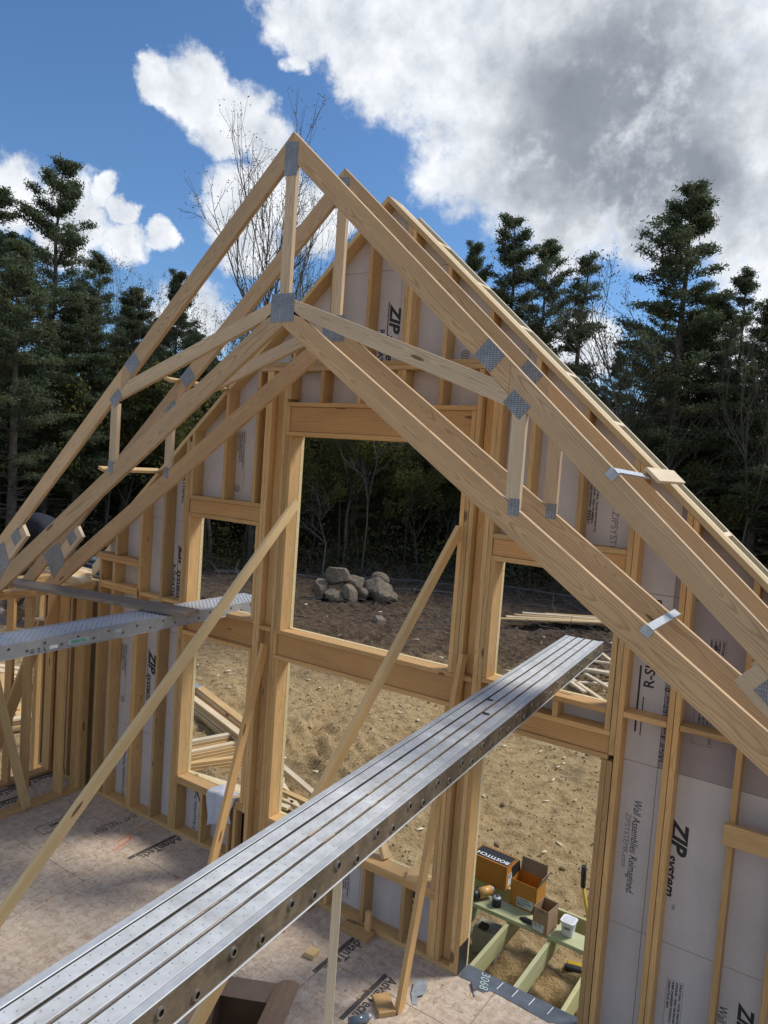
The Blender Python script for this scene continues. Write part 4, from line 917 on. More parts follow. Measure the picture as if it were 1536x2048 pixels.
link('bristles', box_mesh(0.16, 0.075, 0.05, 0.012, BLACK), None, br, mat_axes((-1.93, 1.42, -0.50), *frame_from((1, 0.3, 0), (0, 0, 1)))); link('back', box_mesh(0.16, 0.07, 0.018, 0.004, YEL), None, br, mat_axes((-1.92, 1.455, -0.485), *frame_from((1, 0.3, 0), (0, -0.6, 1))))

# ------------------------------------------------------------------ things on the floor
bigc = thing('cardboard_carton', 'open brown cardboard carton with folded out flaps at the bottom edge of the picture', 'box', (-3.30, -1.90, 0.0015))
def sheet(nm, pts, mat, parent, th=0.004):
    bm = bmesh.new(); vs = [bm.verts.new(p) for p in pts]; bm.faces.new(vs); bm.normal_update(); n_ = bm.faces[:][0].normal.copy() if False else (vs[1].co - vs[0].co).cross(vs[2].co - vs[0].co).normalized()
    r = bmesh.ops.extrude_face_region(bm, geom=list(bm.faces)); bmesh.ops.translate(bm, vec=-n_ * th, verts=[v for v in r['geom'] if isinstance(v, bmesh.types.BMVert)])
    bmesh.ops.recalc_face_normals(bm, faces=bm.faces); me = bpy.data.meshes.new(nm); bm.to_mesh(me); bm.free(); return link(nm, me, mat, parent)
h = 0.33
A_, B_, C_, D_ = Vector((-3.56, -1.50, 0.002)), Vector((-3.22, -1.33, 0.002)), Vector((-3.02, -1.78, 0.002)), Vector((-3.37, -1.95, 0.002)); UZ = Vector((0, 0, h))
for nm, p, q in (('back', A_, B_), ('side', B_, C_), ('front', C_, D_), ('side', D_, A_)): sheet(nm, [p, q, q + UZ, p + UZ], CARD, bigc)
sheet('bottom', [A_, B_, C_, D_], CARD_IN, bigc)
sheet('flap', [A_ + UZ, B_ + UZ, B_ + UZ + Vector((0.06, -0.12, -0.05)), A_ + UZ + Vector((0.06, -0.12, -0.05))], CARD_IN, bigc)
sheet('flap', [A_ + UZ, D_ + UZ, D_ + UZ + Vector((-0.14, -0.06, 0.05)), A_ + UZ + Vector((-0.06, 0.03, 0.17))], CARD, bigc)
for k in range(3):
    e0 = Vector((0.05 * k, 0.03 * k, -0.015 * k * k + 0.05 * k)); e1 = Vector((0.05 * (k + 1), 0.03 * (k + 1), -0.015 * (k + 1) ** 2 + 0.05 * (k + 1)))
    sheet('flap', [B_ + UZ + e0, C_ + UZ + e0, C_ + UZ + e1, B_ + UZ + e1], CARD, bigc, 0.003)
for k in range(7):
    p = Vector((-3.26 + 0.035 * (k % 4), -1.90 + 0.05 * (k // 2), 0.10 + 0.02 * k)); link('nail_strip', box_mesh(0.16, 0.03, 0.028, 0.004, (BLACK, TARP)[k % 2]), None, bigc, mat_axes(p, *frame_from((0.3, 1, 0.1 * k), (0, 0, 1))))
def block(x0, y0, x1, y1, w, t, mat, label, z=0.0, name='wood_offcut'):
    a, b = Vector((x0, y0, z + t / 2 + 0.001)), Vector((x1, y1, z + t / 2 + 0.001)); d = b - a; n_ = Vector((-d.y, d.x, 0))
    return tag(board(name, a, b, w, t, n_, mat, None, 0.003), label, 'wood offcut')
block(-3.545, -0.565, -3.455, -0.555, 0.10, 0.04, SPF_PALE, 'small square wood offcut alone on the floor left of the whitish stick')
block(-3.53, -0.10, -3.23, -0.10, 0.12, 0.045, SPF, 'longer wood offcut lying against the knee wall foot')
block(-2.79, -0.60, -2.635, -0.73, 0.13, 0.04, SPF, 'wood block against the foot of the leaning brace left of the door')
block(-4.03, -0.08, -3.90, -0.09, 0.10, 0.04, SPF, 'wood offcut on the floor under the big plank')
block(-3.90, -0.50, -3.97, -0.36, 0.085, 0.038, SPF, 'short dark offcut on end of the sill side, just under the plank edge')
block(-2.99, 0.045, -2.90, 0.075, 0.15, 0.05, SPF_PALE, 'thick wood block resting on the knee wall sill', 0.608)
block(-3.93, -1.02, -4.06, -0.62, 0.14, 0.038, PT, 'green treated board scrap on the floor below the plank')
block(-2.66, -0.92, -2.62, -0.86, 0.05, 0.006, SPF, 'thin wood chip on the floor by the printed lettering')
tag(board('wood_offcut', (-3.30, -0.045, 0.0395), (-3.30, -0.045, 0.21), 0.05, 0.038, (1, 0, 0), SPF), 'short upright scrap standing on the bottom plate of the knee wall', 'wood offcut')
kn = thing('utility_knife', 'grey utility knife on the floor by the door threshold', 'knife', (-2.26, -0.06, 0.001))
board('knife_handle', (-2.305, -0.005, 0.012), (-2.245, -0.085, 0.012), 0.030, 0.018, (1, 1, 0), plain('grey_tool', (0.10, 0.10, 0.11), 0.4), kn, 0.006); board('blade', (-2.246, -0.084, 0.012), (-2.218, -0.120, 0.012), 0.016, 0.0015, (1, 1, 0), GALV, kn, 0)
mp = mesh_np('mp', [(-2.66, -0.30, .03), (-2.60, -0.24, .035), (-2.545, -0.30, .03), (-2.53, -0.37, .02), (-2.565, -0.42, .015), (-2.52, -0.49, .004), (-2.56, -0.50, .004), (-2.62, -0.42, .012)], [(0, 1, 7), (1, 2, 7), (2, 3, 7), (3, 4, 7), (4, 5, 7), (5, 6, 7)], GALV)
tag(link('torn_steel_plate', mp), 'bent grey steel plate on the floor right of the leaning brace', 'metal plate')
jr = thing('glass_jar', 'dark shiny bottle lying on the floor beside the printed lettering', 'bottle', (-2.74, -0.93, 0.03))
GLS = plain('bottle_blue_grey', (0.12, 0.15, 0.18), 0.12); cyl('bottle_body', (-2.80, -0.98, 0.034), (-2.73, -0.86, 0.034), 0.032, GLS, jr, 20); cyl('neck', (-2.729, -0.858, 0.034), (-2.712, -0.829, 0.034), 0.028, GALV, jr, 20, 0.014)
Vs, Fs = [], []; nb = 0; cube_ = np.array([(x, y, z) for x in (-1, 1) for y in (-1, 1) for z in (-1, 1)], float); cq_ = np.array([(0, 1, 3, 2), (4, 6, 7, 5), (0, 4, 5, 1), (2, 3, 7, 6), (0, 2, 6, 4), (1, 5, 7, 3)])
for k in range(420):
    x = rng.uniform(-7.3, -1.6); y = -abs(rng.normal(0, 0.5)) - 0.02 if k % 2 else rng.uniform(-3.5, -0.05)
    R_ = np.array(Matrix.Rotation(rng.uniform(0, 6.28), 3, 'Z')); dims = np.array([rng.uniform(0.002, 0.016), rng.uniform(0.001, 0.004), 0.001]) * (2.2 if k % 15 == 0 else 1)
    Vs.append((cube_ * dims) @ R_.T + [x, y, 0.002]); Fs.append(cq_ + nb); nb += 8
tag(link('floor_debris', mesh_np('floor_debris', np.concatenate(Vs), np.concatenate(Fs), SPF)), 'sawdust, splinters and nails strewn over the floor', 'debris', None, 'stuff')
# rag over the left window sill
bm = bmesh.new(); NU, NV = 14, 22; g = []
for i in range(NU):
    row = []
    for j in range(NV):
        u, v = i / (NU - 1), j / (NV - 1)
        s_ = (v - 0.42) * 0.62; x = -5.36 + u * 0.34 + 0.02 * math.sin(v * 9 + u * 4)
        if s_ < 0: y, z = 0.005 - s_ * 0.45 + 0.0, 0.636 + 0.014 * math.sin(u * 11 + v * 7) + 0.02 * max(0, math.sin(u * 6)) * min(1, -s_ * 6)
        else: y, z = -0.010 - 0.020 * abs(math.sin(u * 9 + v * 2)) , 0.632 - s_ * (1.0 - 0.35 * u)
        row.append(bm.verts.new((x, y, z)))
    g.append(row)
for i in range(NU - 1):
    for j in range(NV - 1): f_ = bm.faces.new((g[i][j], g[i + 1][j], g[i + 1][j + 1], g[i][j + 1])); f_.smooth = True
me = bpy.data.meshes.new('rag'); bm.to_mesh(me); bm.free(); tag(link('plastic_rag', me, CLOTH), 'crumpled pale grey plastic rag draped over the low left window sill', 'rag')

# ------------------------------------------------------------------ person bent over on the staging beyond the left wall
stg = thing('staging_platform', 'raised staging boards beyond the left wall under the bending person', 'staging', (-9.0, 0.2, 1.75))
for k in range(3): board('staging_board', (-10.4, -0.55 + 0.24 * k, 1.70), (-8.0, 0.35 + 0.24 * k, 1.70), 0.22, 0.038, (0.3, -1, 0), GREYW, stg)
for (x, y) in ((-10.2, -0.3), (-8.3, 0.45), (-10.3, 0.2)): board('leg', (x, y, GZ - 0.1), (x, y, 1.68), 0.089, 0.038, (0, 1, 0), SPF, stg)
def skin_mesh(name, pts, edges, rad, mat, parent, sub=2):
    me = bpy.data.meshes.new(name); me.from_pydata([tuple(p) for p in pts], edges, []); o = bpy.data.objects.new(name, me); COL.objects.link(o)
    sk = o.modifiers.new('s', 'SKIN'); sk.use_smooth_shade = True
    for v, r in zip(me.skin_vertices[0].data, rad): v.radius = (r, r) if not isinstance(r, tuple) else r
    me.skin_vertices[0].data[0].use_root = True
    sb_ = o.modifiers.new('u', 'SUBSURF'); sb_.levels = sub; sb_.render_levels = sub
    dg = bpy.context.evaluated_depsgraph_get(); dg.update(); m2 = bpy.data.meshes.new_from_object(o.evaluated_get(dg)); bpy.data.objects.remove(o)
    for p in m2.polygons: p.use_smooth = True
    m2.materials.clear(); m2.materials.append(mat)
    return link(name, m2, None, parent)
pz = 1.722
per = thing('person', 'person in dark navy jacket and tan boots bending over beyond the left wall', 'person', (-8.85, 0.0, pz))
vd = Vector((0.86, 0.51, 0)); sd = Vector((-0.51, 0.86, 0)); O = Vector((-8.90, -0.09, pz + 0.05))     # vd: towards the right of the picture
def Pp(f, s, z): return O + vd * f + sd * s + Vector((0, 0, z))
body = [Pp(-.04, 0, .93), Pp(.06, 0, 1.14), Pp(.24, 0, 1.27), Pp(.42, 0, 1.23), Pp(.56, 0, 1.10), Pp(.61, 0, .96), Pp(.64, 0, .84),
        Pp(-.02, .11, .88), Pp(.02, .13, .50), Pp(-.06, .13, .09), Pp(.06, .13, .045), Pp(-.02, -.11, .88), Pp(.04, -.14, .50), Pp(-.03, -.14, .09), Pp(.09, -.14, .045),
        Pp(.46, .20, 1.15), Pp(.56, .24, .86), Pp(.70, .20, .64), Pp(.46, -.20, 1.15), Pp(.58, -.24, .86), Pp(.74, -.18, .66)]
be = [(0, 1), (1, 2), (2, 3), (3, 4), (4, 5), (5, 6), (0, 7), (7, 8), (8, 9), (9, 10), (0, 11), (11, 12), (12, 13), (13, 14), (3, 15), (15, 16), (16, 17), (3, 18), (18, 19), (19, 20)]
brd = [.11, .10, .11, .11, .055, .090, .078, .085, .062, .045, .04, .085, .062, .045, .04, .06, .048, .03, .06, .048, .03]
skin_mesh('body', body, be, brd, SKIN, per)
skin_mesh('jacket', [Pp(-.10, 0, .90), body[1], body[2], body[3], Pp(.57, 0, 1.08), body[15], body[16], Pp(.70, .20, .645), body[18], body[19], Pp(.74, -.18, .665)], [(0, 1), (1, 2), (2, 3), (3, 4), (3, 5), (5, 6), (6, 7), (3, 8), (8, 9), (9, 10)], [.165, .185, .205, .20, .125, .095, .075, .06, .095, .075, .06], NAVY, per)
skin_mesh('trousers', [body[0], body[7], body[8], Pp(-.055, .13, .14), body[11], body[12], Pp(-.025, -.14, .14)], [(0, 1), (1, 2), (2, 3), (0, 4), (4, 5), (5, 6)], [.15, .115, .088, .07, .115, .088, .07], TROUS, per)
for s in (.13, -.14):
    dx = 0 if s > 0 else .03
    skin_mesh('boot', [Pp(-.06 + dx, s, .17), Pp(-.06 + dx, s, .07), Pp(.05 + dx, s, .055), Pp(.14 + dx, s, .045)], [(0, 1), (1, 2), (2, 3)], [.06, .062, .055, .045], BOOT, per)
for s in (.20, -.18):      # gloved hands: palm with five bent fingers
    c = Pp(.72, s, .62)
    pts = [c, c + vd * .05 + Vector((0, 0, -.05))]; ed = [(0, 1)]; rd = [.026, .030]
    for q in range(4):
        b0 = len(pts); off = sd * (-.027 + .018 * q); ln = (.8, 1, .95, .75)[q]
        pts += [pts[1] + off + vd * .03 + Vector((0, 0, -.02)), pts[1] + off + vd * (.03 + .03 * ln) + Vector((0, 0, -.045)), pts[1] + off + vd * (.035 + .02 * ln) + Vector((0, 0, -.07 * ln))]
        ed += [(1, b0), (b0, b0 + 1), (b0 + 1, b0 + 2)]; rd += [.010, .009, .008]
    b0 = len(pts); pts += [pts[1] + sd * .035 + Vector((0, 0, .0)), pts[1] + sd * .05 + vd * .02 + Vector((0, 0, -.03))]; ed += [(0, b0), (b0, b0 + 1)]; rd += [.011, .009]
    skin_mesh('hand', pts, ed, rd, SKIN, per, 1)
skin_mesh('cap', [Pp(.585, 0, 1.02), Pp(.615, 0, .96), Pp(.64, 0, .90)], [(0, 1), (1, 2)], [.122, .128, .115], plain('dark_cap', (.03, .03, .03), .8), per)

# lumber stacked just beyond the left wall
ls = thing('lumber_stack', 'high stack of boards with a grey wrapped bundle beyond the left wall', 'lumber stack', (-8.6, 0.6, 2.0))
st_d = Vector((0.62, 0.78, 0)).normalized()
for L_ in range(4):
    for q in range(5):
        a = Vector((-9.3 + 0.14 * q, -0.05 - 0.10 * q + 0.02 * (L_ % 2), 2.36 + 0.041 * L_)) + Vector((0.15, 0.45, 0)); b = a + Vector((1.15, -0.1, 0)) + Vector((0, 0, 0))
        board('lumber', a, b, 0.09, 0.038, (0, 1, 0), (SPF_PALE, BRIGHTW, SPF)[(q + L_) % 3], ls)
for q in range(4): board('wrapped_bundle', (-8.55, 0.55 + 0.05 * q, 2.40 + 0.05 * q), (-7.75, 0.50 + 0.05 * q, 2.40 + 0.05 * q), 0.20, 0.045, (0, 1, 0), TARP, ls, 0.01)
for (x, y) in ((-9.1, 0.4), (-8.3, 0.35)): board('bearer', (x, y, GZ), (x, y, 2.33), 0.14, 0.09, (0, 1, 0), SPF, ls)
board('cross_bearer', (-9.3, 0.38, 2.30), (-7.9, 0.34, 2.30), 0.30, 0.06, (0, 1, 0), SPF, ls)

# ------------------------------------------------------------------ trusses and lumber lying on the site
def lie(name, parent, a, b, w, t, z, mat=BRIGHTW, z2=None):
    return board(name, (a[0], a[1], z), (b[0], b[1], z if z2 is None else z2), w, t, (-(b[1] - a[1]), b[0] - a[0], 0), mat, parent, 0.002)
t = thing('stacked_trusses', 'stack of roof trusses lying flat on the dirt beyond the left window', 'truss stack', (-9.2, 3.4, GZ))
ap = (-10.15, 4.15)
for k in range(6):
    o = 0.03 * (k % 3); z = -0.50 + 0.040 * k
    lie('top_chord', t, (ap[0] + o, ap[1]), (-7.9 + o, 3.30), 0.14, 0.037, z, (BRIGHTW, SPF_PALE)[k % 2]); lie('top_chord', t, (ap[0] + o - 0.02, ap[1] - 0.05), (-10.9 + o, 0.9), 0.14, 0.037, z + 0.0005, (SPF_PALE, BRIGHTW)[k % 2])
    lie('bottom_chord', t, (-9.9 + o, 3.72), (-7.8 + o, 2.98), 0.12, 0.036, z + 0.001, (SPF, BRIGHTW)[k % 2])
prism_pl = link('nail_plate', box_mesh(0.22, 0.16, 0.002, 0, GALV), None, t, mat_axes((-10.12, 4.12, -0.279), (1, 0, 0), (0, 1, 0), (0, 0, 1)))
t = thing('lumber_pile', 'loose pile of pale boards outside under the left window', 'lumber pile', (-7.2, 2.2, GZ))
for k, (a, b) in enumerate([((-8.60, 1.50), (-7.90, 3.65)), ((-8.38, 1.30), (-7.68, 3.50)), ((-8.15, 1.40), (-7.45, 2.75)), ((-8.3, 1.74), (-6.0, 2.12)), ((-8.0, 1.56), (-5.8, 1.80)), ((-7.9, 1.36), (-5.6, 1.55)), ((-7.6, 3.14), (-5.9, 2.46)), ((-7.3, 2.95), (-5.8, 2.02)), ((-6.9, 2.15), (-5.7, 2.08)), ((-6.5, 2.45), (-6.1, 1.9))]):
    lie('lumber', t, a, b, 0.09, 0.038, -0.36 - 0.041 * (k % 4), (BRIGHTW, BRIGHTW, SPF_PALE)[k % 3])
    if k < 3:
        for q in range(1, 4): lie('lumber', t, (a[0] + 0.02 * q, a[1]), (b[0] + 0.02 * q, b[1] - 0.03), 0.09, 0.038, -0.36 - 0.041 * (k % 4 + q) - 0.002 * k, SPF_PALE)
t = thing('lumber_pile', 'flat pile of boards on the dirt seen between the far left studs', 'lumber pile', (-13, 2.2, GZ))
for k in range(7): lie('lumber', t, (-15.4 + 0.1 * k, 1.2 + 0.15 * k), (-11.9 + 0.1 * k, 2.7 + 0.13 * k), 0.14, 0.04, -0.42 + 0.03 * (k % 3), BRIGHTW)
for k in range(3): lie('lumber', t, (-13.2 + 0.2 * k, 2.2 - 0.1 * k), (-11.6 + 0.2 * k, 1.4), 0.16, 0.04, -0.36 - 0.04 * k, SPF_PALE)
t = thing('lumber_pile', 'long thin boards lying on dark soil far beyond the upper right window', 'lumber pile', (-7.5, 16.6, GZ))
for k in range(7): lie('lumber', t, (-9.1 + 0.15 * k, 15.0 + 0.25 * k), (-5.9 + 0.2 * random.random(), 17.3 + 0.16 * k), 0.14, 0.04, -0.35 + 0.05 * (k % 4), (SPF_PALE, BRIGHTW)[k % 2], -0.25)
t = thing('lumber_pile', 'crossed pale boards on the dirt just beyond the end of the big plank', 'lumber pile', (-4.8, 10.8, GZ))
for k, (a, b) in enumerate([((-5.3, 10.6), (-4.2, 9.5)), ((-5.4, 10.4), (-4.6, 9.6)), ((-5.0, 10.8), (-4.0, 9.9)), ((-5.6, 11.7), (-4.0, 12.3)), ((-5.6, 11.5), (-4.0, 12.0)), ((-5.5, 11.2), (-3.9, 11.6)), ((-5.7, 13.5), (-4.6, 12.0)), ((-5.6, 10.9), (-4.5, 11.1)), ((-5.2, 10.2), (-4.3, 10.9))]):
    lie('lumber', t, a, b, 0.09, 0.04, -0.38 + 0.05 * (k % 4), BRIGHTW)

# ------------------------------------------------------------------ boulders, clods, brush
def rock_mesh(seed, flat=0.8, sub=3):
    r = np.random.default_rng(seed); bm = bmesh.new(); bmesh.ops.create_icosphere(bm, subdivisions=sub, radius=1)
    pl = [(Vector(r.normal(size=3)).normalized(), r.uniform(0.45, 0.80)) for _ in range(11)]
    for v in bm.verts:
        p = v.co.copy()
        for n_, d_ in pl:
            e = p.dot(n_) - d_
            if e > 0: p -= n_ * e * 0.985
        a = np.array([p.x * 3 + 5, p.y * 3 + 5]); k_ = 1 + 0.10 * (float(vnoise(a[0:1] + p.z * 2, a[1:2] + p.z, seed, 3, 1.2)[0]) - 0.5)
        v.co = p * k_
    me = bpy.data.meshes.new('boulder'); bm.to_mesh(me); bm.free(); me.materials.append(STONE); return me
rocks = [rock_mesh(s) for s in range(7)]
def rock(i, x, y, z, s, rot, label, sc=(1, 1, 1)):
    o = link('boulder', rocks[i], None, None, Matrix.Translation((x, y, z)) @ Matrix.Rotation(rot, 4, 'Z') @ Matrix.Diagonal((s * sc[0], s * sc[1], s * sc[2], 1)))
    return tag(o, label, 'boulder', 'boulders heaped at the edge of the clearing')
rock(0, -15.0, 13.75, -0.22, 0.50, 0.3, 'upright boulder at the left end of the boulder heap', (0.65, 0.75, 1.15))
rock(1, -14.62, 14.15, 0.20, 0.46, 1.2, 'blocky boulder perched on top of the boulder heap', (1, 0.9, 0.95))
rock(2, -14.42, 13.9, -0.38, 0.42, 2.2, 'rounded grey boulder at the foot of the heap below the perched one', (1, 1, 0.75))
rock(3, -14.05, 14.2, -0.30, 0.42, 0.7, 'leaning slab boulder in the middle of the heap front', (0.75, 1, 1.05))
rock(4, -14.15, 14.6, -0.02, 0.40, 1.9, 'small brown boulder behind the middle of the heap')
rock(5, -13.78, 14.6, -0.38, 0.28, 0.2, 'smallest boulder wedged in the front of the heap')
rock(6, -13.55, 15.0, -0.15, 0.58, 2.9, 'largest pointed tan boulder at the right of the heap', (1.0, 0.9, 1.0))
rock(2, -13.15, 15.3, -0.42, 0.36, 0.9, 'low boulder at the right end of the heap', (1, 1, 0.8))
rock(5, -13.75, 15.4, -0.05, 0.42, 0.9, 'boulder half hidden behind the pointed one')
rock(3, -11.65, 12.45, -0.55, 0.25, 0.5, 'single small stone on the bare soil in front of the heap')
clod = rock_mesh(21, sub=1); cv = np.array([v.co[:] for v in clod.vertices]); cf = np.array([p.vertices[:] for p in clod.polygons])
Vs, Fs = [], []; nb = 0
for k in range(7000):
    if k % 3: dd_ = rng.uniform(3, 16)
    else: dd_ = rng.uniform(14, 34)
    az = rng.uniform(-1.25, 0.0); x = dd_ * math.sin(az); y = -5.2 + dd_ * math.cos(az) + 3
    if y < 1.6: continue
    s = rng.uniform(0.006, 0.018) * (1 + 0.06 * dd_) * (2.2 if rng.random() < 0.02 else 1)
    R_ = np.array(Matrix.Rotation(rng.uniform(0, 6.28), 3, Vector(rng.normal(size=3)).normalized()))
    Vs.append((cv * s * [1, 1, 0.7]) @ R_.T + [x, y, float(gh(x, y)) + s * 0.25]); Fs.append(cf + nb); nb += len(cv)
SOILCLOD = plain('soil_clods', (0.30, 0.21, 0.115), 0.95, vary=0.5, scale=1.5)
tag(link('soil_clods', mesh_np('soil_clods', np.concatenate(Vs), np.concatenate(Fs), SOILCLOD)), 'loose clods and small stones scattered over the bare soil', 'soil clods', None, 'stuff')

Vs, Fs = [], []; nb = 0; cube = np.array([(x, y, z) for x in (-1, 1) for y in (-1, 1) for z in (-1, 1)], float); cfq = np.array([(0, 1, 3, 2), (4, 6, 7, 5), (0, 4, 5, 1), (2, 3, 7, 6), (0, 2, 6, 4), (1, 5, 7, 3)])
for k in range(190):
    az = rng.uniform(-1.2, -0.05); dd_ = rng.uniform(3, 20); x = dd_ * math.sin(az); y = -5.2 + dd_ * math.cos(az) + 4
    if y < 1.8: continue
    R_ = np.array(Matrix.Rotation(rng.uniform(0, 6.28), 3, 'Z') @ Matrix.Rotation(rng.normal(0, 0.15), 3, 'X')); dims = np.array([rng.uniform(0.012, 0.05), rng.uniform(0.006, 0.018), 0.004]) * (1 + 0.05 * dd_)
    Vs.append((cube * dims) @ R_.T + [x, y, float(gh(x, y)) + 0.02]); Fs.append(cfq + nb); nb += 8
tag(link('wood_scraps', mesh_np('wood_scraps', np.concatenate(Vs), np.concatenate(Fs), BRIGHTW)), 'tiny pale wood scraps and shims littering the dirt', 'wood scraps', None, 'stuff')
# ------------------------------------------------------------------ trees
def leafmat(name, c1, c2, trans=0.4):
    m, N, b = base_mat(name, 0.7)
    oi = N.new('ShaderNodeObjectInfo').outputs['Random']; co = N.new('ShaderNodeTexCoord').outputs['Object']
    nz = N.noise(co, 0.7, 3); n2 = N.noise(co, 9.0, 2)
    c = N.mix(N.maprange(nz.outputs[0], 0.35, 0.65, 0, 1, 'LINEAR'), c1, c2)
    c = N.vmath('SCALE', c, scale=N.math('MULTIPLY', N.maprange(n2.outputs[0], 0.3, 0.7, 0.65, 1.35, 'LINEAR'), N.maprange(oi, 0, 1, 0.8, 1.15, 'LINEAR')))
    N.put(b.inputs['Base Color'], c)
    tr = N.new('ShaderNodeBsdfTranslucent'); N.put(tr.inputs[0], N.vmath('SCALE', c, scale=1.3)); mx = N.new('ShaderNodeMixShader'); mx.inputs[0].default_value = trans
    out = N.n['Material Output']; N.l.new(b.outputs[0], mx.inputs[1]); N.l.new(tr.outputs[0], mx.inputs[2]); N.l.new(mx.outputs[0], out.inputs[0])
    return m
NEEDLE = leafmat('pine_needles', (0.070, 0.098, 0.052), (0.11, 0.13, 0.058))
NEEDLE_D = leafmat('hemlock_needles', (0.050, 0.062, 0.028), (0.095, 0.10, 0.036), 0.45)
BUD = leafmat('spring_buds', (0.10, 0.085, 0.03), (0.13, 0.13, 0.035), 0.3)
LEAFY = leafmat('young_leaves', (0.11, 0.115, 0.028), (0.17, 0.165, 0.045), 0.55)
BARK = plain('grey_bark', (0.085, 0.07, 0.058), 0.9, vary=0.4, scale=6, bump=0.6)
BARK_L = plain('pale_bark', (0.13, 0.118, 0.10), 0.9, vary=0.4, scale=6, bump=0.4)
DEADW = plain('dead_twigs', (0.13, 0.11, 0.095), 0.9, vary=0.3)
class Tubes:
    def __init__(s): s.V = []; s.F = []; s.n = 0
    def seg(s, a, b, r0, r1, k=4):
        a = np.asarray(a, float); b = np.asarray(b, float); d = b - a; L = np.linalg.norm(d)
        if L < 1e-6: return
        d /= L; t_ = np.cross(d, [0.3, 0.9, 0.31]); t_ /= np.linalg.norm(t_); u_ = np.cross(d, t_)
        an = np.arange(k) * 2 * np.pi / k; ring = np.outer(np.cos(an), t_) + np.outer(np.sin(an), u_)
        s.V.append(a + ring * r0); s.V.append(b + ring * r1)
        i = np.arange(k); j = (i + 1) % k; s.F.append(np.stack([s.n + i, s.n + j, s.n + k + j, s.n + k + i], -1)); s.n += 2 * k
    def mesh(s, name, mat): return mesh_np(name, np.concatenate(s.V), np.concatenate(s.F), mat, True)
def leaves(P, S, r, asp=0.4):
    """one small quad per point, randomly turned"""
    P = np.asarray(P); n = len(P); a = r.normal(size=(n, 3)); a /= np.linalg.norm(a, axis=1)[:, None]; b = np.cross(a, r.normal(size=(n, 3))); b /= np.linalg.norm(b, axis=1)[:, None]
    S = np.asarray(S).reshape(-1, 1) * np.ones((n, 1)); a = a * S; b = b * S * asp
    V = np.stack([P - a - b, P + a - b, P + a + b, P - a + b], 1).reshape(-1, 3); return V, np.arange(4 * n).reshape(-1, 4)
def pine_proto(seed, H=15.0, Rm=2.9, bare=0.25, nb=95, mat=NEEDLE, dens=1.0):
    r = np.random.default_rng(seed); tb = Tubes(); pts = []; 
    px_ = np.cumsum(r.normal(0, 0.05, 12)); py_ = np.cumsum(r.normal(0, 0.05, 12))
    cx = lambda h_: np.array([np.interp(h_ * 11, range(12), px_), np.interp(h_ * 11, range(12), py_), h_ * H])
    for k in range(11): tb.seg(cx(k / 11), cx((k + 1) / 11), 0.22 * (1 - k / 11) + 0.02, 0.22 * (1 - (k + 1) / 11) + 0.02, 7)
    nw = nb // 4; side_bias = r.uniform(0, 6.283)
    for k in range(nw):
        h0 = bare * 0.45 + (1 - bare * 0.45) * (max(0.0, k + r.uniform(-.3, .3)) / nw) ** 0.95 * 0.99; wf = r.uniform(0.75, 1.15)
        for q in range(r.integers(4, 7)):
            h_ = min(0.99, max(0.03, h0 + r.normal(0, 0.006))); az = r.uniform(0, 6.283); p0 = cx(h_)
            full = np.clip((h_ - bare * 0.8) / 0.2, 0.0, 1.0)
            L = Rm * 1.12 * (1.02 - h_) ** 0.66 * wf * r.uniform(0.5, 1.12) * (0.6 + 0.4 * full) * (1 + 0.22 * math.cos(az - side_bias)) + 0.18
            el = np.interp(h_, [0, 0.5, 0.85, 1], [-0.12, 0.10, 0.35, 0.9]) + r.normal(0, 0.08); d = np.array([math.cos(az) * math.cos(el), math.sin(az) * math.cos(el), math.sin(el)])
            q0 = p0; n = 6
            for s_ in range(n):
                q1 = q0 + d * L / n; d = d + np.array([0, 0, 0.07]) + r.normal(0, 0.06, 3); d /= np.linalg.norm(d)
                tb.seg(q0, q1, 0.045 * (1 - s_ / n) * (1.1 - h_) + 0.007, 0.045 * (1 - (s_ + 1) / n) * (1.1 - h_) + 0.005, 3)
                if s_ > 0 and full > 0.25 * r.random():
                    side = np.cross(d, [0, 0, 1.0])
                    for _ in range(int(round((0.4 + 4.2 * (s_ / n)) * dens))):
                        w_ = r.uniform(-1, 1) * min(L, 2.5) * 0.34 * (1.15 - s_ / n); e_ = q0 + (q1 - q0) * r.random(); c_ = e_ + side * w_ + np.array([0, 0, 0.04 + 0.10 * abs(w_)])
                        if abs(w_) > 0.12: tb.seg(e_, c_, 0.007, 0.004, 3)
                        kk = r.integers(18, 32); pts.append(c_ + r.normal(0, 1, (kk, 3)) * np.array([0.17, 0.17, 0.07]) * (1.15 - 0.45 * h_) + np.array([0, 0, 0.02]))
                q0 = q1
            if full > 0.3: pts.append(q0 + r.normal(0, 0.09, (14, 3)))
    P = np.concatenate(pts); V, F = leaves(P, r.uniform(0.030, 0.062, len(P)), r, 0.32)
    return tb.mesh('trunk', BARK), mesh_np('crown', V, F, mat)
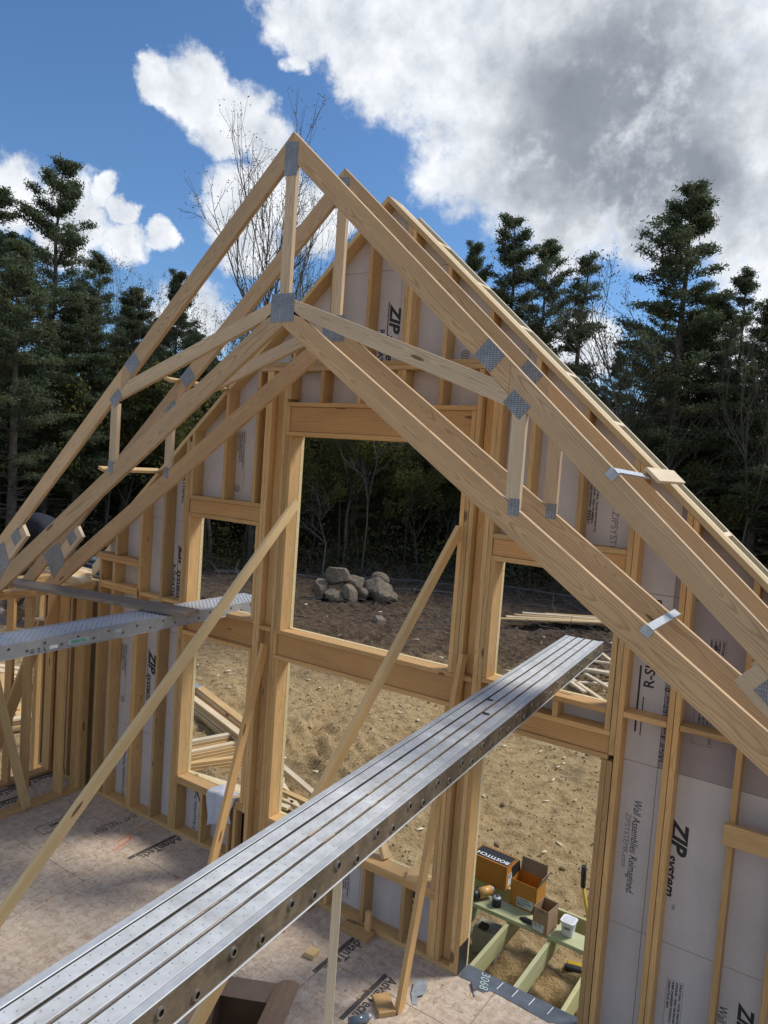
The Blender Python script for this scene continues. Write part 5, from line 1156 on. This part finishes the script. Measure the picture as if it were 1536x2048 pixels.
def bare_proto(seed, H=12.0, lv=6, leaf=0.35, mat=BUD, bark=BARK_L, spread=0.5, r0=0.12, leafs=0.045, leafn=8):
    r = np.random.default_rng(seed); tb = Tubes(); pts = []
    def grow(p, d, L, rad, n):
        k = 3 if n > 2 else 2
        for s_ in range(k):
            q = p + d * L / k; tb.seg(p, q, rad * (1 - 0.12 * s_), rad * (1 - 0.12 * (s_ + 1)), 6 if n >= lv - 1 else 3)
            d = d + r.normal(0, 0.07, 3) + np.array([0, 0, 0.05]); d /= np.linalg.norm(d); p = q
            if n > 1 and n < lv and s_ < k - 1:
                dd_ = d + r.normal(0, spread, 3); dd_ /= np.linalg.norm(dd_); grow(p, dd_, L * 0.62, rad * 0.5, n - 2 if n > 2 else 1)
        if n <= 2 and r.random() < leaf: pts.append(p + r.normal(0, 0.15, (leafn, 3)))
        if n > 1:
            for _ in range(3 if r.random() < 0.4 else 2):
                dd_ = d + r.normal(0, spread, 3) * [1, 1, 0.6] + np.array([0, 0, 0.15]); dd_ /= np.linalg.norm(dd_); grow(p, dd_, L * r.uniform(0.62, 0.82), rad * 0.62, n - 1)
    grow(np.array([0, 0, 0.]), np.array([r.normal(0, .03), r.normal(0, .03), 1.]), H * 0.36, r0, lv)
    if not pts: pts.append(np.zeros((1, 3)))
    P = np.concatenate(pts); zmax = max(v[:, 2].max() for v in tb.V); s_ = H / zmax
    tb.V = [v * [s_, s_, s_] for v in tb.V]; V, F = leaves(P * s_, r.uniform(0.6, 1.4, len(P)) * leafs, r, 0.6)
    return tb.mesh('trunk', bark), mesh_np('crown', V, F, mat)
pines = [pine_proto(31 + s, 15, 3.2, b, 110 + 8 * s, NEEDLE, 1.25) for s, b in enumerate((0.30, 0.22, 0.35, 0.28))]
slim = pine_proto(50, 15, 1.7, 0.35, 84, NEEDLE, 0.7)
hems = [pine_proto(60 + s, 12, 2.8, 0.06, 120, NEEDLE_D, 1.1) for s in range(3)]
bigbare = bare_proto(75, 15, 7, 0.9, BUD, BARK, 0.30, 0.17, 0.020, 5)
bares = [bare_proto(80 + s, 12, 6, 0.9, BUD, BARK_L, 0.40, 0.10, 0.030) for s in range(3)]
sap = [bare_proto(90 + s, 7, 6, 1.0, LEAFY, BARK, 0.50, 0.05, 0.042, 16) for s in range(3)]
HREF = {}
def tree(kind, proto, x, y, h, href, label, group=None, rz=None, wide=1.0):
    z = float(gh(x, y)) - 0.1
    t = thing(kind, label, 'tree', (x, y, z), group, rng.uniform(0, 6.28) if rz is None else rz)
    s = h / href; t.scale = (s * wide, s * wide, s)
    for nm, me in (('trunk', proto[0]), ('crown', proto[1])):
        o = bpy.data.objects.new(nm, me); COL.objects.link(o); o.parent = t
    return t
def at_az(az, d): a = math.radians(az); return d * math.sin(a), -5.2 + d * math.cos(a)
front = [  # kind, proto, azimuth, distance, height, ref, label, width
    ('pine_tree', pines[0], -58.7, 31, 15.0, 15, 'tall dark pine at the far left rising above its neighbours', 1.0),
    ('pine_tree', pines[1], -62.5, 32, 14.0, 15, 'broad pine cut by the left edge of the picture', 1.1),
    ('pine_tree', pines[3], -53.4, 33, 11.3, 15, 'lower full pine right of the bare saplings on the left', 1.15),
    ('pine_tree', pines[2], -50.2, 31, 11.6, 15, 'small pine standing left of the tall bare tree', 0.85),
    ('pine_tree', pines[2], -28.2, 33, 14.4, 15, 'narrow pine just right of the truss peaks behind the rafters', 0.75),
    ('pine_tree', pines[0], -24.9, 32, 15.4, 15, 'large dense pine right of centre behind the roof slope', 1.0),
    ('pine_tree', pines[1], -22.7, 34, 15.0, 15, 'second dense pine close behind the large one right of centre', 0.9),
    ('pine_tree', slim, -20.1, 32, 14.3, 15, 'slender sparse pine standing alone in the sky gap right of centre', 1.05),
    ('pine_tree', pines[3], -12.6, 32, 16.6, 15, 'tallest wide pine on the right below the grey cloud', 1.15),
    ('pine_tree', pines[1], -9.0, 33, 13.2, 15, 'lower pine right of the tallest right hand one', 1.0),
    ('pine_tree', pines[0], -5.6, 31, 13.4, 15, 'dark pine cut by the right edge of the picture', 1.0),
    ('bare_tree', bigbare, -43.8, 30, 19.0, 15, 'tall bare budding tree reaching the white cloud left of the truss peak', 0.95),
    ('pine_tree', pines[2], -60.6, 29, 11.4, 15, 'pine with drooping lower boughs in front of the tall left pine', 1.15),
    ('pine_tree', pines[3], -56.4, 31, 10.4, 15, 'bushy pine filling the gap right of the tall left pine', 1.3),
    ('pine_tree', pines[0], -48.2, 33, 9.6, 15, 'short full pine between the small pine and the tall bare tree', 1.3),
    ('pine_tree', pines[2], -10.8, 34, 12.6, 15, 'pine touching the right flank of the tallest right pine', 1.2),
    ('pine_tree', pines[3], -7.3, 31, 11.6, 15, 'full pine low at the right near the picture edge', 1.25),
    ('pine_tree', pines[1], -26.6, 34, 12.6, 15, 'pine squeezed between the narrow and the large dense pine', 1.1),
    ('bare_tree', bigbare, -40.4, 33, 15.6, 15, 'slimmer bare tree close behind the nearest truss peak', 0.6),
    ('bare_tree', bares[0], -56.2, 33, 12.6, 12, 'bare reddish tree right of the tall left pine', 0.5),
    ('bare_tree', bares[1], -54.4, 33, 11.8, 12, 'second bare tree between the left pines', 0.5),
    ('bare_tree', bares[2], -46.8, 31, 11.0, 12, 'short bushy bare tree below the tall bare tree', 1.1),
    ('bare_tree', bares[0], -36.6, 31, 10.8, 12, 'leafing bare tree seen through the second truss', 0.9),
    ('bare_tree', bares[1], -15.4, 30, 14.0, 12, 'bare brownish tree growing in front of the tallest right pine', 0.9),
    ('bare_tree', bares[2], -17.5, 31, 10.0, 12, 'small bare tree below the sky gap on the right', 1.0),
    ('bare_tree', bares[1], -41.5, 30, 11.8, 12, 'thin leafing tree at the foot of the tall bare tree', 0.9)]
for kind, pr, az, d, h_, href, label, wd in front:
    x, y = at_az(az, d); tree(kind, pr, x, y, h_, href, label, None, None, wd)
G1 = 'pines in the dark woods behind the front row'; G2 = 'low leafy trees along the edge of the woods'; G3 = 'evergreens filling the shade of the woods'; G4 = 'thin bare trees in the woods'
for k in range(46):
    az = -82 + 94 * (k + rng.uniform(-.3, .3)) / 46; d = rng.uniform(38, 54); x, y = at_az(az, d)
    hh = rng.uniform(9.5, 12.5) * (1.12 if az > -30 or az < -50 else 0.95); tree('pine_tree', pines[k % 4], x, y, hh, 15, 'pine deep in the dark woods behind the front trees', G1)
for k in range(64):
    az = -82 + 94 * (k + rng.uniform(-.4, .4)) / 64; d = rng.uniform(33, 42); x, y = at_az(az, d); tree('evergreen_tree', hems[k % 3], x, y, rng.uniform(6.0, 9.5), 12, 'dark evergreen filling the shade at the edge of the woods', G3, None, 1.1)
for k in range(64):
    az = -80 + 90 * (k + rng.uniform(-.4, .4)) / 64; d = rng.uniform(29.5, 36); x, y = at_az(az, d); tree('leafy_sapling', sap[k % 3], x, y, rng.uniform(5, 8.5), 7, 'low olive green leafing tree at the edge of the clearing', G2)
for k in range(34):
    az = -80 + 90 * (k + rng.uniform(-.4, .4)) / 34; d = rng.uniform(29.5, 38); x, y = at_az(az, d); tree('bare_tree', bares[k % 3], x, y, rng.uniform(8, 11.5), 12, 'thin bare tree with pale trunk in the woods', G4, None, 0.7)
# a mass of foliage far inside the woods
n = 60000; az = np.radians(rng.uniform(-100, 40, n)); d = rng.uniform(50, 62, n); z = rng.random(n) ** 0.9 * 8.6 - 0.6
P = np.stack([d * np.sin(az), -5.2 + d * np.cos(az), z * (0.8 + 0.25 * np.sin(az * 40))], -1); V, F = leaves(P, rng.uniform(0.25, 0.5, n), rng, 0.6)
tag(link('distant_woods', mesh_np('distant_woods', V, F, NEEDLE_D)), 'dark mass of distant woods closing the view between the trunks', 'woods', None, 'stuff')
n = 52000; az = np.radians(rng.uniform(-84, 14, n)); d = rng.uniform(28.5, 38, n); hv = np.abs(rng.normal(0, 1, n)); hm = 0.7 + 0.9 * vnoise(az * 14 + 40, d * 0.25, 77, 4, 1.0) ** 2 * 3
P = np.stack([d * np.sin(az), -5.2 + d * np.cos(az), np.zeros(n)], -1); P[:, 2] = gh(P[:, 0], P[:, 1]) + hv * hm * 0.75
V, F = leaves(P, rng.uniform(0.025, 0.06, n), rng, 0.6)
tag(link('undergrowth', mesh_np('undergrowth', V, F, leafmat('undergrowth_leaves', (0.10, 0.085, 0.04), (0.12, 0.13, 0.04), 0.45))), 'thin brown and olive undergrowth along the edge of the woods', 'undergrowth', None, 'stuff')
# fallen logs and brush along the edge of the clearing
def log(a, b, r, label):
    pts_ = []; tb = Tubes(); a = np.array([*a, float(gh(*a)) + r * 0.9]); b = np.array([*b, float(gh(*b)) + r * 0.9]); n_ = 7; q0 = a
    for k in range(n_):
        q1 = a + (b - a) * (k + 1) / n_ + rng.normal(0, 0.05, 3) * [1, 1, 0.5]; tb.seg(q0, q1, r * (1 - 0.06 * k), r * (1 - 0.06 * (k + 1)), 7); q0 = q1
    tag(link('fallen_log', tb.mesh('log', DEADW)), label, 'fallen log')
log((-17.6, 17.3), (-13.4, 20.4), 0.09, 'long grey fallen log behind the boulder heap')
log((-14.2, 17.2), (-11.6, 18.3), 0.06, 'thin fallen log right of the boulder heap')
log((-20.8, 14.6), (-17.6, 16.9), 0.09, 'fallen log left of the boulder heap')
log((-12.4, 21.6), (-8.6, 22.0), 0.08, 'fallen log seen through the upper right window')
tb = Tubes()
for k in range(2600):
    azk = rng.uniform(-80, 6); d = rng.uniform(20.5, 31) if k % 3 else rng.uniform(25.5, 30); x, y = at_az(azk, d); p = np.array([x, y, float(gh(x, y)) + rng.uniform(0, 0.15)]); dd_ = rng.normal(0, 1, 3) * [1, 1, 0.10 + 0.30 * (d > 26)]
    dd_ /= np.linalg.norm(dd_); L = rng.uniform(0.3, 1.5); q0 = p; rr_ = rng.uniform(0.006, 0.022)
    for s_ in range(3):
        q1 = q0 + dd_ * L / 3; q1[2] = max(q1[2], float(gh(q1[0], q1[1])) + 0.02); tb.seg(q0, q1, rr_ * (1 - s_ * .25), rr_ * (1 - (s_ + 1) * .25), 3); dd_ = dd_ + rng.normal(0, 0.25, 3); q0 = q1
tag(link('brushwood', tb.mesh('brushwood', DEADW)), 'tangle of dead sticks and brush along the edge of the clearing', 'brushwood', None, 'stuff')
# one arching dead shrub by the boulders
tr_, cr_ = bare_proto(140, 3.2, 6, 0.0, BUD, DEADW, 0.75, 0.035)
sh = thing('dead_shrub', 'sprawling leafless shrub with pale arching twigs left of the boulder heap', 'shrub', (-17.6, 17.2, GZ)); o = bpy.data.objects.new('stems', tr_); COL.objects.link(o); o.parent = sh; sh.scale = (1.5, 1.5, 1.25)
